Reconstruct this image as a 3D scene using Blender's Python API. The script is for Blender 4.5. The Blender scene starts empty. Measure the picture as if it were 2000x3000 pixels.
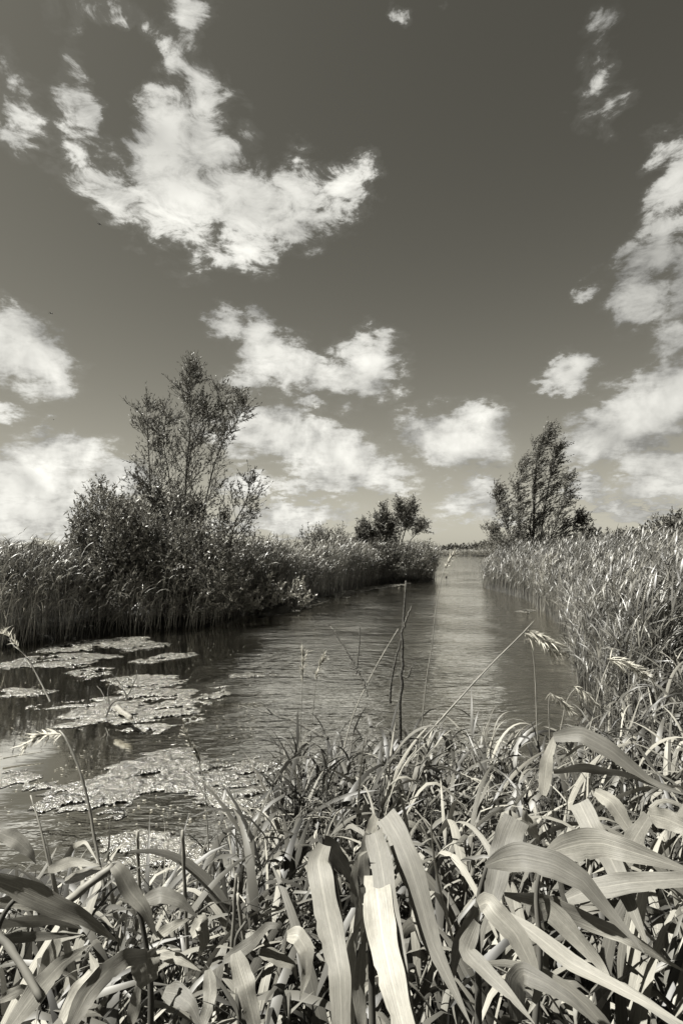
import bpy, math, numpy as np
from mathutils import Vector, Matrix
R = math.radians
rng = np.random.default_rng(7)
scene = bpy.context.scene
C = scene.collection

# ------------------------------------------------------------------ camera
H = 1.9                       # eye height above the water
PITCH = 3.814                 # degrees up
FPX = 1500.0                  # focal length in units of a 2000 x 3000 frame
cam_d = bpy.data.cameras.new('camera')
cam = bpy.data.objects.new('camera', cam_d); C.objects.link(cam)
cam.location = (0, 0, H); cam.rotation_euler = (R(90 + PITCH), 0, 0)
cam_d.sensor_fit = 'VERTICAL'; cam_d.sensor_height = 36; cam_d.sensor_width = 24; cam_d.lens = 18
cam_d.clip_start = 0.05; cam_d.clip_end = 6000
scene.camera = cam
# ------------------------------------------------------------------ exposure
scene.view_settings.view_transform = 'Standard'; scene.view_settings.look = 'None'
scene.view_settings.exposure = 2.0; scene.view_settings.gamma = 1; scene.view_settings.use_curve_mapping = False
scene.cycles.max_bounces = 6; scene.cycles.diffuse_bounces = 1; scene.cycles.glossy_bounces = 3; scene.cycles.transmission_bounces = 3
# ------------------------------------------------------------------ sun
SUN_AZ, SUN_EL = -98.0, 58.0  # azimuth from the view axis (left is negative), elevation
sd_ = bpy.data.lights.new('sun', 'SUN'); sd_.energy = 5.0; sd_.angle = R(0.5); sd_.color = (1.0, 0.975, 0.90)
sun = bpy.data.objects.new('sun', sd_); C.objects.link(sun)
a, e = R(SUN_AZ), R(SUN_EL)
SUNV = Vector((math.sin(a) * math.cos(e), math.cos(a) * math.cos(e), math.sin(e)))
sun.rotation_euler = SUNV.to_track_quat('Z', 'Y').to_euler(); sun.location = SUNV * 50

# ------------------------------------------------------------------ pixel -> place helpers
_f = np.array([0, math.cos(R(PITCH)), math.sin(R(PITCH))]); _u = np.array([0, -math.sin(R(PITCH)), math.cos(R(PITCH))])
def ray(px, py):
    return _f + np.array([1., 0, 0]) * (px - 1000) / FPX + _u * (1500 - py) / FPX
def at(px, py, d):            # point at forward distance d (metres) seen at that place of the photograph
    r = ray(px, py); return np.array([0, 0, H]) + r * (d / r[1])
def ground(px, py, z=0.0):    # point on the water
    r = ray(px, py); return np.array([0, 0, H]) + r * ((z - H) / r[2])

# ------------------------------------------------------------------ world: toned sky with clouds
def sepia(v, k=1.0): return (v, v * (1 - 0.045 * k), v * (1 - 0.20 * k), 1)
world = bpy.data.worlds.new('World'); scene.world = world; world.use_nodes = True
nt = world.node_tree; nt.nodes.clear(); N = nt.nodes; L = nt.links
def nd(t, **kw):
    n = N.new(t)
    for k, v in kw.items(): setattr(n, k, v)
    return n
def mth(op, a, b=None, c=None, clamp=False):
    n = nd('ShaderNodeMath', operation=op, use_clamp=clamp)
    for i, x in enumerate((a, b, c)):
        if x is None: continue
        if isinstance(x, (int, float)): n.inputs[i].default_value = x
        else: L.new(x, n.inputs[i])
    return n.outputs[0]
def vmth(op, a, b=None, scale=None):
    n = nd('ShaderNodeVectorMath', operation=op)
    for i, x in enumerate((a, b)):
        if x is None: continue
        if isinstance(x, (tuple, list)): n.inputs[i].default_value = x
        else: L.new(x, n.inputs[i])
    if scale is not None: n.inputs['Scale'].default_value = scale
    return n.outputs[0]
def smooth(x, a, b, lo=0.0, hi=1.0):
    n = nd('ShaderNodeMapRange', interpolation_type='SMOOTHSTEP'); L.new(x, n.inputs['Value'])
    n.inputs['From Min'].default_value = a; n.inputs['From Max'].default_value = b
    n.inputs['To Min'].default_value = lo; n.inputs['To Max'].default_value = hi
    return n.outputs[0]
tc = nd('ShaderNodeTexCoord')
D = tc.outputs['Generated']
sx = nd('ShaderNodeSeparateXYZ'); L.new(D, sx.inputs[0])
az = mth('ARCTAN2', sx.outputs[0], sx.outputs[1]); el = mth('ARCSINE', sx.outputs[2])
zz = mth('ADD', mth('MAXIMUM', sx.outputs[2], 0.0), 0.30)
cp = nd('ShaderNodeCombineXYZ'); L.new(mth('DIVIDE', sx.outputs[0], zz), cp.inputs[0]); L.new(mth('DIVIDE', sx.outputs[1], zz), cp.inputs[1])
L.new(mth('MULTIPLY', sx.outputs[2], 1.5), cp.inputs[2])
CP = cp.outputs[0]                                   # place on a flat cloud deck
def noise(vec, scale, detail, rough, dist=0.0, off=(0, 0, 0), ntype='FBM'):
    n = nd('ShaderNodeTexNoise'); n.noise_type = ntype
    L.new(vmth('ADD', vec, off), n.inputs['Vector'])
    n.inputs['Scale'].default_value = scale; n.inputs['Detail'].default_value = detail
    n.inputs['Roughness'].default_value = rough; n.inputs['Distortion'].default_value = dist
    return n
ae = nd('ShaderNodeCombineXYZ'); L.new(az, ae.inputs[0]); L.new(el, ae.inputs[1])
warp = noise(CP, 9.0, 6, 0.66)
w1 = vmth('SCALE', vmth('SUBTRACT', warp.outputs['Color'], (0.5, 0.5, 0.5)), scale=0.11)
AE = vmth('ADD', ae.outputs[0], w1)
def azel(px, py):
    r = ray(px, py); r = r / np.linalg.norm(r); return np.array([math.atan2(r[0], r[1]), math.asin(r[2])])
# clouds in view: centre, half sizes, tilt (photograph at 1568 wide), weight
CL = [(250, 30, 130, 80, 0, 1.0), (330, 60, 110, 70, 20, .85), (425, 40, 80, 130, 5, 1.05), (400, 140, 80, 110, 25, .9), (450, 200, 80, 120, 10, .95), (215, 240, 85, 130, 20, 1.1), (265, 335, 130, 130, 30, 1.2), (360, 340, 200, 150, 40, 1.35), (470, 290, 110, 130, 15, 1.1),
      (270, 430, 150, 90, 25, 1.0), (400, 450, 190, 130, 35, 1.2), (430, 550, 150, 65, 15, 1.0), (560, 480, 140, 110, 0, 1.1), (590, 565, 70, 70, 0, .95),
      (690, 425, 85, 95, 0, 1.0), (785, 440, 100, 80, -20, 1.05), (650, 500, 140, 80, 0, 1.0),
      (45, 240, 80, 120, 10, .50), (70, 310, 60, 60, 0, .52),
      (40, 810, 160, 105, 25, 1.2), (10, 760, 110, 70, 0, 1.0), (110, 860, 80, 55, 30, .9), (15, 945, 60, 30, 10, .75), (95, 980, 35, 16, 0, .6),
      (140, 1045, 130, 75, 0, 1.2), (50, 1105, 210, 85, 0, 1.2), (285, 1100, 105, 60, 0, 1.1), (90, 1175, 260, 75, 0, 1.1), (100, 1225, 320, 45, 0, .85),
      (520, 748, 50, 55, 0, .95), (590, 765, 55, 60, 30, .85), (645, 830, 120, 70, 15, 1.1), (565, 872, 85, 35, 0, .8), (750, 865, 130, 55, 10, .95), (845, 845, 105, 90, -15, 1.2),
      (875, 795, 50, 50, 0, .75), (712, 915, 50, 28, 0, .85),
      (640, 1005, 190, 80, 8, 1.25), (765, 1045, 150, 80, 10, 1.15), (830, 1085, 190, 55, 0, 1.05), (1035, 1015, 165, 80, 0, 1.25), (1085, 962, 90, 55, 0, 1.0),
      (950, 985, 70, 55, 0, .9), (720, 1112, 150, 35, 0, .9), (900, 1090, 100, 55, 0, .9), (690, 1180, 180, 36, 0, .95), (565, 1110, 80, 36, 0, .95), (620, 1212, 200, 30, 0, .75),
      (1085, 1155, 120, 52, 0, 1.0), (1110, 1112, 80, 34, 0, .85), (1150, 1195, 100, 26, 0, .7), (930, 1200, 130, 24, 0, .55), (1020, 1115, 40, 20, 0, .6),
      (1400, 1000, 150, 75, -15, 1.15), (1500, 930, 160, 105, -20, 1.25), (1600, 870, 120, 100, 0, 1.1), (1520, 1065, 160, 60, 0, .95), (1350, 1115, 70, 34, 0, .9),
      (1530, 1125, 150, 45, 0, .9), (1400, 1157, 60, 28, 0, .85), (1490, 1185, 190, 32, 0, .75),
      (1560, 400, 75, 150, 15, 1.05), (1515, 560, 80, 150, 20, 1.1), (1460, 690, 85, 75, -20, .9), (1575, 640, 80, 150, 0, .95), (1352, 662, 55, 24, -25, .7), (1545, 320, 70, 50, 0, .6),
      (1372, 100, 45, 95, 15, .52), (1365, 190, 50, 120, 10, .62), (1405, 250, 50, 70, 0, .5), (1350, 40, 30, 60, 15, .45),
      (1310, 850, 75, 50, -25, .95), (1268, 882, 50, 26, 0, .75), (1540, 790, 70, 60, 0, .55), (920, 8, 20, 30, 0, .6), (995, 5, 20, 16, 0, .5)]
K = 2000 / 1568
cov = None
for (ox, oy, rx, ry, rot, wt) in CL:
    px, py = ox * K, oy * K; c0 = azel(px, py); cr, sr = math.cos(R(rot)), math.sin(R(rot))
    v1 = azel(px + rx * K * cr, py + rx * K * sr) - c0; v2 = azel(px - ry * K * sr, py + ry * K * cr) - c0
    ang = math.atan2(v1[1], v1[0])
    m = nd('ShaderNodeMapping', vector_type='TEXTURE'); L.new(AE, m.inputs['Vector'])
    m.inputs['Location'].default_value = (c0[0], c0[1], 0); m.inputs['Rotation'].default_value = (0, 0, ang)
    ks = 1.22 if oy < 650 else 1.22
    m.inputs['Scale'].default_value = (ks * np.linalg.norm(v1), ks * np.linalg.norm(v2), 1e6)
    g = nd('ShaderNodeTexGradient', gradient_type='SPHERICAL'); L.new(m.outputs[0], g.inputs[0])
    b = mth('MULTIPLY', g.outputs['Fac'], wt * (0.93 if oy < 650 else 1.2 if ox > 1250 else 1.0))
    cov = b if cov is None else mth('MAXIMUM', cov, b)
hole = nd('ShaderNodeMapping', vector_type='TEXTURE'); L.new(AE, hole.inputs['Vector'])
c0 = azel(275 * K, 195 * K); hole.inputs['Location'].default_value = (c0[0], c0[1], 0); hole.inputs['Scale'].default_value = (0.085, 0.15, 1e6)
hg = nd('ShaderNodeTexGradient', gradient_type='SPHERICAL'); L.new(hole.outputs[0], hg.inputs[0])
cov = mth('SUBTRACT', cov, mth('MULTIPLY', hg.outputs['Fac'], 1.1))
# the same kind of broken cloud all round, outside the picture
gen = noise(CP, 0.9, 3, 0.5, off=(7.3, 1.1, 0))
outside = smooth(mth('MAXIMUM', mth('DIVIDE', mth('ABSOLUTE', az), 0.80), mth('DIVIDE', el, 0.98)), 0.95, 1.15)
cov = mth('ADD', cov, mth('MULTIPLY', outside, smooth(gen.outputs['Fac'], 0.56, 0.76)))
f1 = noise(CP, 4.2, 9, 0.60, 0.25)
fA = noise(ae.outputs[0], 8.0, 9, 0.56, 0.25); fAs = noise(ae.outputs[0], 8.0, 4, 0.5, 0.25, off=(-0.012, 0.035, 0))
hi_ = smooth(el, 0.25, 0.50)
f2 = noise(CP, 15.0, 8, 0.66, 0.5, off=(3, 5, 1))
def blend(a, b): return mth('ADD', mth('MULTIPLY', a, mth('SUBTRACT', 1.0, hi_)), mth('MULTIPLY', b, hi_))
fb = mth('ADD', mth('MULTIPLY', mth('SUBTRACT', blend(fA.outputs['Fac'], f1.outputs['Fac']), 0.5), 1.35), mth('MULTIPLY', mth('SUBTRACT', f2.outputs['Fac'], 0.5), smooth(el, 0.08, 0.60, 0.25, 1.9)))
dens = mth('ADD', cov, mth('MULTIPLY', fb, mth('ADD', 0.35, mth('MULTIPLY', smooth(cov, 0.02, 0.3), 0.65))))
alpha = smooth(dens, 0.24, 0.62)
thin = smooth(dens, 0.02, 0.30, 0.0, 0.05)
alpha = mth('MULTIPLY', mth('MAXIMUM', alpha, thin), smooth(cov, 0.0, 0.10))
# cloud brightness: lit tops, greyer where it thickens and below
f0 = noise(CP, 3.0, 5, 0.5, 0.2, off=(1.5, 2.5, 0)); f0s = noise(CP, 3.0, 5, 0.5, 0.2, off=(1.5 + 0.10, 2.5 + 0.02, 0.16))
lit = mth('ADD', 0.52, mth('MULTIPLY', blend(mth('SUBTRACT', fA.outputs['Fac'], fAs.outputs['Fac']), mth('SUBTRACT', f0.outputs['Fac'], f0s.outputs['Fac'])), 3.2), clamp=True)
core = smooth(dens, 0.35, 1.05)
low = smooth(el, 0.12, 0.55, 0.035, 0.0)
cb = mth('ADD', mth('MULTIPLY', lit, 0.26), mth('ADD', mth('ADD', low, 0.11), mth('MULTIPLY', core, 0.15)))
cb = mth('MULTIPLY', cb, mth('SUBTRACT', 1.0, mth('MULTIPLY', smooth(az, 0.10, 0.60), 0.24)))     # clouds away from the sun side are duller
sky = nd('ShaderNodeTexSky', sky_type='NISHITA', sun_disc=False)
sky.sun_elevation = R(SUN_EL); sky.sun_rotation = R(SUN_AZ); sky.air_density = 1.0; sky.dust_density = 1.5; sky.ozone_density = 1.0; sky.altitude = 0
sc_ = nd('ShaderNodeSeparateColor'); L.new(sky.outputs[0], sc_.inputs[0])
red = mth('ADD', mth('MULTIPLY', sc_.outputs[0], 0.85), mth('MULTIPLY', sc_.outputs[1], 0.15))   # the red-filtered black-and-white sky
BG = 0.1
haze_ = mth('MULTIPLY', mth('EXPONENT', mth('MULTIPLY', mth('MAXIMUM', el, 0.0), -5.0)), 0.19 / BG)   # pale summer haze low down, the same all round
skyv = mth('ADD', mth('MULTIPLY', red, 0.33), haze_)
tint = nd('ShaderNodeMix', data_type='RGBA', blend_type='MULTIPLY'); tint.inputs['Factor'].default_value = 1
L.new(skyv, tint.inputs['A']); tint.inputs['B'].default_value = (1, 0.955, 0.79, 1)
ctint = nd('ShaderNodeMix', data_type='RGBA', blend_type='MULTIPLY'); ctint.inputs['Factor'].default_value = 1
L.new(mth('DIVIDE', cb, BG), ctint.inputs['A']); ctint.inputs['B'].default_value = (1, 0.985, 0.91, 1)
mx = nd('ShaderNodeMix', data_type='RGBA'); L.new(alpha, mx.inputs['Factor']); L.new(tint.outputs['Result'], mx.inputs['A']); L.new(ctint.outputs['Result'], mx.inputs['B'])
bg = nd('ShaderNodeBackground'); bg.inputs['Strength'].default_value = 0.05; L.new(mx.outputs['Result'], bg.inputs['Color'])
wo = nd('ShaderNodeOutputWorld'); L.new(bg.outputs[0], wo.inputs[0])
world.cycles.sampling_method = 'MANUAL'; world.cycles.sample_map_resolution = 512

# ------------------------------------------------------------------ numpy noise
def _hash(ix, iy, s):
    h = (ix.astype(np.int64) * 374761393 + iy.astype(np.int64) * 668265263 + s * 1442695041) & 0xffffffff
    h = ((h ^ (h >> 13)) * 1274126177) & 0xffffffff
    return ((h ^ (h >> 16)) & 0xffffff) / float(0xffffff)
def vnoise(x, y, s=0):
    ix, iy = np.floor(x), np.floor(y); fx, fy = x - ix, y - iy
    fx = fx * fx * (3 - 2 * fx); fy = fy * fy * (3 - 2 * fy)
    a = _hash(ix, iy, s); b = _hash(ix + 1, iy, s); c = _hash(ix, iy + 1, s); d = _hash(ix + 1, iy + 1, s)
    return (a * (1 - fx) + b * fx) * (1 - fy) + (c * (1 - fx) + d * fx) * fy
def fbm(x, y, o=4, s=0):
    t = 0; w = 0.5
    for i in range(o): t = t + w * vnoise(x * 2 ** i, y * 2 ** i, s + i); w *= 0.5
    return t / (1 - 0.5 ** o)
def poly_sd(P, poly):         # signed distance, positive inside
    P = np.asarray(P); poly = np.asarray(poly)[:, :2]; d = np.full(len(P), 1e9); ins = np.zeros(len(P), bool)
    for i in range(len(poly)):
        a, b = poly[i], poly[(i + 1) % len(poly)]; ab = b - a
        t = np.clip(((P - a) @ ab) / max(ab @ ab, 1e-12), 0, 1)
        d = np.minimum(d, np.hypot(*(P - a - t[:, None] * ab).T))
        cond = (a[1] > P[:, 1]) != (b[1] > P[:, 1])
        with np.errstate(divide='ignore', invalid='ignore'):
            xin = (b[0] - a[0]) * (P[:, 1] - a[1]) / (b[1] - a[1]) + a[0]
        ins ^= cond & (P[:, 0] < xin)
    return np.where(ins, d, -d)

# ------------------------------------------------------------------ mesh helpers
def mesh(name, V, F, uv=None, rnd=None, smooth_=True):
    V = np.asarray(V, np.float32).reshape(-1, 3); F = np.asarray(F, np.int32)
    me = bpy.data.meshes.new(name); k = F.shape[1]
    me.vertices.add(len(V)); me.vertices.foreach_set('co', V.ravel())
    me.loops.add(F.size); me.loops.foreach_set('vertex_index', F.ravel())
    me.polygons.add(len(F)); me.polygons.foreach_set('loop_start', np.arange(0, F.size, k, dtype=np.int32))
    if smooth_: me.polygons.foreach_set('use_smooth', np.ones(len(F), bool))
    if uv is not None:
        l = me.uv_layers.new(name='UVMap'); l.data.foreach_set('uv', np.asarray(uv, np.float32)[F.ravel()].ravel())
    if rnd is not None:
        at_ = me.attributes.new('rnd', 'FLOAT', 'POINT'); at_.data.foreach_set('value', np.asarray(rnd, np.float32))
    me.update(calc_edges=True); me.validate()
    return me
def obj(name, me, mat, parent=None):
    o = bpy.data.objects.new(name, me); C.objects.link(o)
    if mat is not None and me is not None and not me.materials: me.materials.append(mat)
    if parent is not None: o.parent = parent
    return o
def tag(o, label=None, cat=None, group=None, kind=None):
    if label: o['label'] = label
    if cat: o['category'] = cat
    if group: o['group'] = group
    if kind: o['kind'] = kind
    return o
def empty(name, loc=(0, 0, 0)):
    o = bpy.data.objects.new(name, None); o.empty_display_size = 0.1; o.location = tuple(loc); C.objects.link(o); return o
class Acc:                    # collects quads into one mesh
    def __init__(s): s.V = []; s.F = []; s.U = []; s.R = []; s.n = 0
    def add(s, V, F, U=None, Rn=None):
        V = np.asarray(V).reshape(-1, 3); s.V.append(V); s.F.append(np.asarray(F) + s.n); s.n += len(V)
        s.U.append(np.zeros((len(V), 2)) if U is None else U); s.R.append(np.zeros(len(V)) if Rn is None else Rn)
    def mesh(s, name, org=(0, 0, 0)):
        return mesh(name, np.concatenate(s.V) - np.asarray(org), np.concatenate(s.F), np.concatenate(s.U), np.concatenate(s.R))
def wleaf(t):                 # reed leaf outline
    return np.where(t < 0.22, 0.35 + 0.65 * np.sin(np.clip(t / 0.22, 0, 1) * math.pi / 2), np.clip(1 - ((t - 0.22) / 0.78), 0, 1) ** 0.72 * 1.0) + 0.012
def wstem(t): return 1 - 0.55 * t
def grid_faces(n, S, c):
    i = np.arange(S)[:, None] * c + np.arange(c - 1)[None]; q = np.stack([i, i + 1, i + c + 1, i + c], -1).reshape(-1, 4)
    return (q[None] + (np.arange(n) * (S + 1) * c)[:, None, None]).reshape(-1, 4)
def ribbons(base, az, el0, droop, length, width, S=4, cols=2, pw=1.5, daz=0, twist=0, prof=wleaf, fold=0.16, kink=None, roll=0):
    base = np.asarray(base, float).reshape(-1, 3); n = len(base); f = lambda x: np.broadcast_to(np.asarray(x, float), (n,))
    az, el0, droop, length, width, daz, twist, roll = map(f, (az, el0, droop, length, width, daz, twist, roll))
    t = np.linspace(0, 1, S + 1)
    dr = t[None] ** pw * droop[:, None]
    if kink is not None:
        kp, ka = map(f, kink); dr = dr + ka[:, None] / (1 + np.exp(-(t[None] - kp[:, None]) * 28))
    E = el0[:, None] - dr; A = az[:, None] + daz[:, None] * t[None]
    T = np.stack([np.cos(A) * np.cos(E), np.sin(A) * np.cos(E), np.sin(E)], -1)
    seg = 0.5 * (T[:, 1:] + T[:, :-1]) * (length / S)[:, None, None]
    P = np.concatenate([np.zeros((n, 1, 3)), np.cumsum(seg, 1)], 1) + base[:, None]
    side = np.stack([-np.sin(A), np.cos(A), np.zeros_like(A)], -1); nor = np.cross(T, side)
    tw = roll[:, None] + twist[:, None] * t[None]; s2 = side * np.cos(tw)[..., None] + nor * np.sin(tw)[..., None]; n2 = np.cross(T, s2)
    w = prof(t)[None] * width[:, None] * 0.5
    if cols == 2: V = np.stack([P - s2 * w[..., None], P + s2 * w[..., None]], 2); us = [0, 1]
    else: V = np.stack([P - s2 * w[..., None], P + n2 * (w * fold)[..., None], P + s2 * w[..., None]], 2); us = [0, .5, 1]
    U = np.stack(np.broadcast_arrays(np.array(us)[None, None], (t[None, :, None] * length[:, None, None])), -1).reshape(-1, 2)
    return V.reshape(-1, 3), grid_faces(n, S, cols), U, np.repeat(rng.random(n), (S + 1) * cols), P
def crom(P, m):               # smooth path through points
    P = np.asarray(P, float); Q = np.concatenate([[2 * P[0] - P[1]], P, [2 * P[-1] - P[-2]]]); out = []
    tt = np.linspace(0, len(P) - 1, m)
    for t in tt:
        i = min(int(t), len(P) - 2); u = t - i; a, b, c, d = Q[i:i + 4]
        out.append(0.5 * ((2 * b) + (-a + c) * u + (2 * a - 5 * b + 4 * c - d) * u * u + (-a + 3 * b - 3 * c + d) * u ** 3))
    return np.array(out)
def tube(P, r, k=6):          # round bar along a path, radius per point, closed at its tip
    P = np.asarray(P, float); r = np.broadcast_to(np.asarray(r, float), (len(P),)); e_ = P[-1] - P[-2]; e_ = e_ / (np.linalg.norm(e_) + 1e-9)
    P = np.concatenate([P, [P[-1] + e_ * r[-1] * .15]]); r = np.concatenate([r, [r[-1] * .03]])
    T = np.gradient(P, axis=0); T /= np.linalg.norm(T, axis=1, keepdims=True) + 1e-9
    ref = np.array([0.3, 0.9, 0.2]) if abs(T[0] @ np.array([0.3, 0.9, 0.2])) < 0.85 else np.array([1., 0, 0])
    s = np.cross(T, ref); s /= np.linalg.norm(s, axis=1, keepdims=True) + 1e-9; b = np.cross(T, s)
    th = np.arange(k) * 2 * math.pi / k
    V = P[:, None] + r[:, None, None] * (np.cos(th)[None, :, None] * s[:, None] + np.sin(th)[None, :, None] * b[:, None])
    i = np.arange(len(P) - 1)[:, None] * k + np.arange(k)[None]; j = np.arange(len(P) - 1)[:, None] * k + (np.arange(k)[None] + 1) % k
    F = np.stack([i, j, j + k, i + k], -1).reshape(-1, 4)
    return V.reshape(-1, 3), F
def leaves(pos, d, ln, wd):   # small lance-shaped leaves
    n = len(pos); d = d / (np.linalg.norm(d, axis=1, keepdims=True) + 1e-9)
    s = np.cross(d, rng.normal(size=(n, 3))); s /= np.linalg.norm(s, axis=1, keepdims=True) + 1e-9
    nn = np.cross(d, s); ln = np.asarray(ln)[:, None]; wd = np.asarray(wd)[:, None] * 0.5
    m = pos + d * ln * 0.42 - nn * wd * 0.25
    V = np.stack([pos, m - s * wd, pos + d * ln - nn * ln * 0.12, m + s * wd], 1).reshape(-1, 3)
    F = np.arange(n)[:, None] * 4 + np.arange(4)[None]
    return V, F, np.tile(np.array([[.5, 0], [0, .5], [.5, 1], [1, .5]]), (n, 1)), np.repeat(rng.random(n), 4)

# ------------------------------------------------------------------ materials
def material(name):
    m = bpy.data.materials.new(name); m.use_nodes = True; t = m.node_tree; t.nodes.clear(); return m, t
def shade(name, lo, hi, rough=0.5, trans=0.0, spec=0.4, k=1.0, stripes=0.0, nscale=0.0, namp=0.0, bump=0.0, bscale=40):
    """toned procedural surface: per-piece variation, optional leaf veins, optional blotches"""
    lo, hi = lo * 0.52, hi * 0.52
    m, t = material(name); n_, l_ = t.nodes, t.links
    at_ = n_.new('ShaderNodeAttribute'); at_.attribute_name = 'rnd'
    oi = n_.new('ShaderNodeObjectInfo')
    ad = n_.new('ShaderNodeMath'); ad.operation = 'ADD'; l_.new(at_.outputs['Fac'], ad.inputs[0]); l_.new(oi.outputs['Random'], ad.inputs[1])
    fr = n_.new('ShaderNodeMath'); fr.operation = 'FRACT'; l_.new(ad.outputs[0], fr.inputs[0])
    mr = n_.new('ShaderNodeMapRange'); l_.new(fr.outputs[0], mr.inputs['Value']); mr.inputs['To Min'].default_value = lo; mr.inputs['To Max'].default_value = hi
    v = mr.outputs[0]
    def mul(v, tex, amp):
        r = n_.new('ShaderNodeMapRange'); l_.new(tex, r.inputs['Value']); r.inputs['From Min'].default_value = 0.3; r.inputs['From Max'].default_value = 0.7
        r.inputs['To Min'].default_value = 1 - amp; r.inputs['To Max'].default_value = 1 + amp
        q = n_.new('ShaderNodeMath'); q.operation = 'MULTIPLY'; l_.new(v, q.inputs[0]); l_.new(r.outputs[0], q.inputs[1]); return q.outputs[0]
    bsrc = None
    if stripes:
        uv = n_.new('ShaderNodeUVMap'); mp = n_.new('ShaderNodeMapping'); l_.new(uv.outputs[0], mp.inputs[0]); mp.inputs['Scale'].default_value = (26, 4, 1)
        cx = n_.new('ShaderNodeCombineXYZ'); l_.new(oi.outputs['Random'], cx.inputs[2])
        va = n_.new('ShaderNodeVectorMath'); va.operation = 'MULTIPLY_ADD'; l_.new(cx.outputs[0], va.inputs[0]); va.inputs[1].default_value = (1, 1, 50); l_.new(mp.outputs[0], va.inputs[2])
        nz = n_.new('ShaderNodeTexNoise'); l_.new(va.outputs[0], nz.inputs['Vector']); nz.inputs['Scale'].default_value = 1; nz.inputs['Detail'].default_value = 3
        v = mul(v, nz.outputs['Fac'], stripes)
        mp2 = n_.new('ShaderNodeMapping'); l_.new(uv.outputs[0], mp2.inputs[0]); mp2.inputs['Scale'].default_value = (2, 9, 1)
        va2 = n_.new('ShaderNodeVectorMath'); va2.operation = 'MULTIPLY_ADD'; l_.new(cx.outputs[0], va2.inputs[0]); va2.inputs[1].default_value = (1, 1, 90); l_.new(mp2.outputs[0], va2.inputs[2])
        nz2 = n_.new('ShaderNodeTexNoise'); l_.new(va2.outputs[0], nz2.inputs['Vector']); nz2.inputs['Detail'].default_value = 5
        v = mul(v, nz2.outputs['Fac'], stripes * 0.9); bsrc = nz.outputs['Fac']
        su = n_.new('ShaderNodeSeparateXYZ'); l_.new(uv.outputs[0], su.inputs[0])
        c1 = n_.new('ShaderNodeMath'); c1.operation = 'SUBTRACT'; l_.new(su.outputs[0], c1.inputs[0]); c1.inputs[1].default_value = 0.5
        c2 = n_.new('ShaderNodeMath'); c2.operation = 'ABSOLUTE'; l_.new(c1.outputs[0], c2.inputs[0])
        c3 = n_.new('ShaderNodeMapRange'); l_.new(c2.outputs[0], c3.inputs['Value']); c3.inputs['From Min'].default_value = 0.012; c3.inputs['From Max'].default_value = 0.05; c3.inputs['To Min'].default_value = 1.28; c3.inputs['To Max'].default_value = 1.0
        c4 = n_.new('ShaderNodeMath'); c4.operation = 'MULTIPLY'; l_.new(v, c4.inputs[0]); l_.new(c3.outputs[0], c4.inputs[1]); v = c4.outputs[0]
        mp3 = n_.new('ShaderNodeMapping'); l_.new(uv.outputs[0], mp3.inputs[0]); mp3.inputs['Scale'].default_value = (7, 60, 1)
        va3 = n_.new('ShaderNodeVectorMath'); va3.operation = 'MULTIPLY_ADD'; l_.new(cx.outputs[0], va3.inputs[0]); va3.inputs[1].default_value = (1, 1, 70); l_.new(mp3.outputs[0], va3.inputs[2])
        nz3_ = n_.new('ShaderNodeTexNoise'); l_.new(va3.outputs[0], nz3_.inputs['Vector']); nz3_.inputs['Detail'].default_value = 2
        c5 = n_.new('ShaderNodeMapRange'); l_.new(nz3_.outputs['Fac'], c5.inputs['Value']); c5.inputs['From Min'].default_value = 0.68; c5.inputs['From Max'].default_value = 0.76; c5.inputs['To Min'].default_value = 1.0; c5.inputs['To Max'].default_value = 0.45
        c6 = n_.new('ShaderNodeMath'); c6.operation = 'MULTIPLY'; l_.new(v, c6.inputs[0]); l_.new(c5.outputs[0], c6.inputs[1]); v = c6.outputs[0]
    if nscale:
        tcn = n_.new('ShaderNodeNewGeometry'); nz3 = n_.new('ShaderNodeTexNoise'); l_.new(tcn.outputs['Position'], nz3.inputs['Vector']); nz3.inputs['Scale'].default_value = nscale; nz3.inputs['Detail'].default_value = 5
        v = mul(v, nz3.outputs['Fac'], namp)
    col = n_.new('ShaderNodeMix'); col.data_type = 'RGBA'; col.blend_type = 'MULTIPLY'; col.inputs['Factor'].default_value = 1
    l_.new(v, col.inputs['A']); col.inputs['B'].default_value = (1, 1 - 0.035 * k, 1 - 0.15 * k, 1)
    p = n_.new('ShaderNodeBsdfPrincipled'); l_.new(col.outputs['Result'], p.inputs['Base Color']); p.inputs['Roughness'].default_value = rough; p.inputs['Specular IOR Level'].default_value = spec
    if bump:
        bp = n_.new('ShaderNodeBump'); bp.inputs['Strength'].default_value = bump; bp.inputs['Distance'].default_value = 0.002
        if bsrc is None:
            g2 = n_.new('ShaderNodeNewGeometry'); nb = n_.new('ShaderNodeTexNoise'); l_.new(g2.outputs['Position'], nb.inputs['Vector']); nb.inputs['Scale'].default_value = bscale; nb.inputs['Detail'].default_value = 4; bsrc = nb.outputs['Fac']; bp.inputs['Distance'].default_value = 0.02
        l_.new(bsrc, bp.inputs['Height']); l_.new(bp.outputs[0], p.inputs['Normal'])
    out = n_.new('ShaderNodeOutputMaterial')
    if trans:
        tr = n_.new('ShaderNodeBsdfTranslucent'); l_.new(col.outputs['Result'], tr.inputs['Color'])
        mxs = n_.new('ShaderNodeMixShader'); mxs.inputs[0].default_value = trans; l_.new(p.outputs[0], mxs.inputs[1]); l_.new(tr.outputs[0], mxs.inputs[2]); l_.new(mxs.outputs[0], out.inputs[0])
    else: l_.new(p.outputs[0], out.inputs[0])
    return m
M_LEAF = shade('reed leaf', 0.12, 0.37, 0.6, 0.12, 0.25, stripes=0.12, bump=0.35)
M_STEM = shade('reed stem', 0.06, 0.16, 0.75, 0.0, 0.2, nscale=14, namp=0.3)
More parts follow.
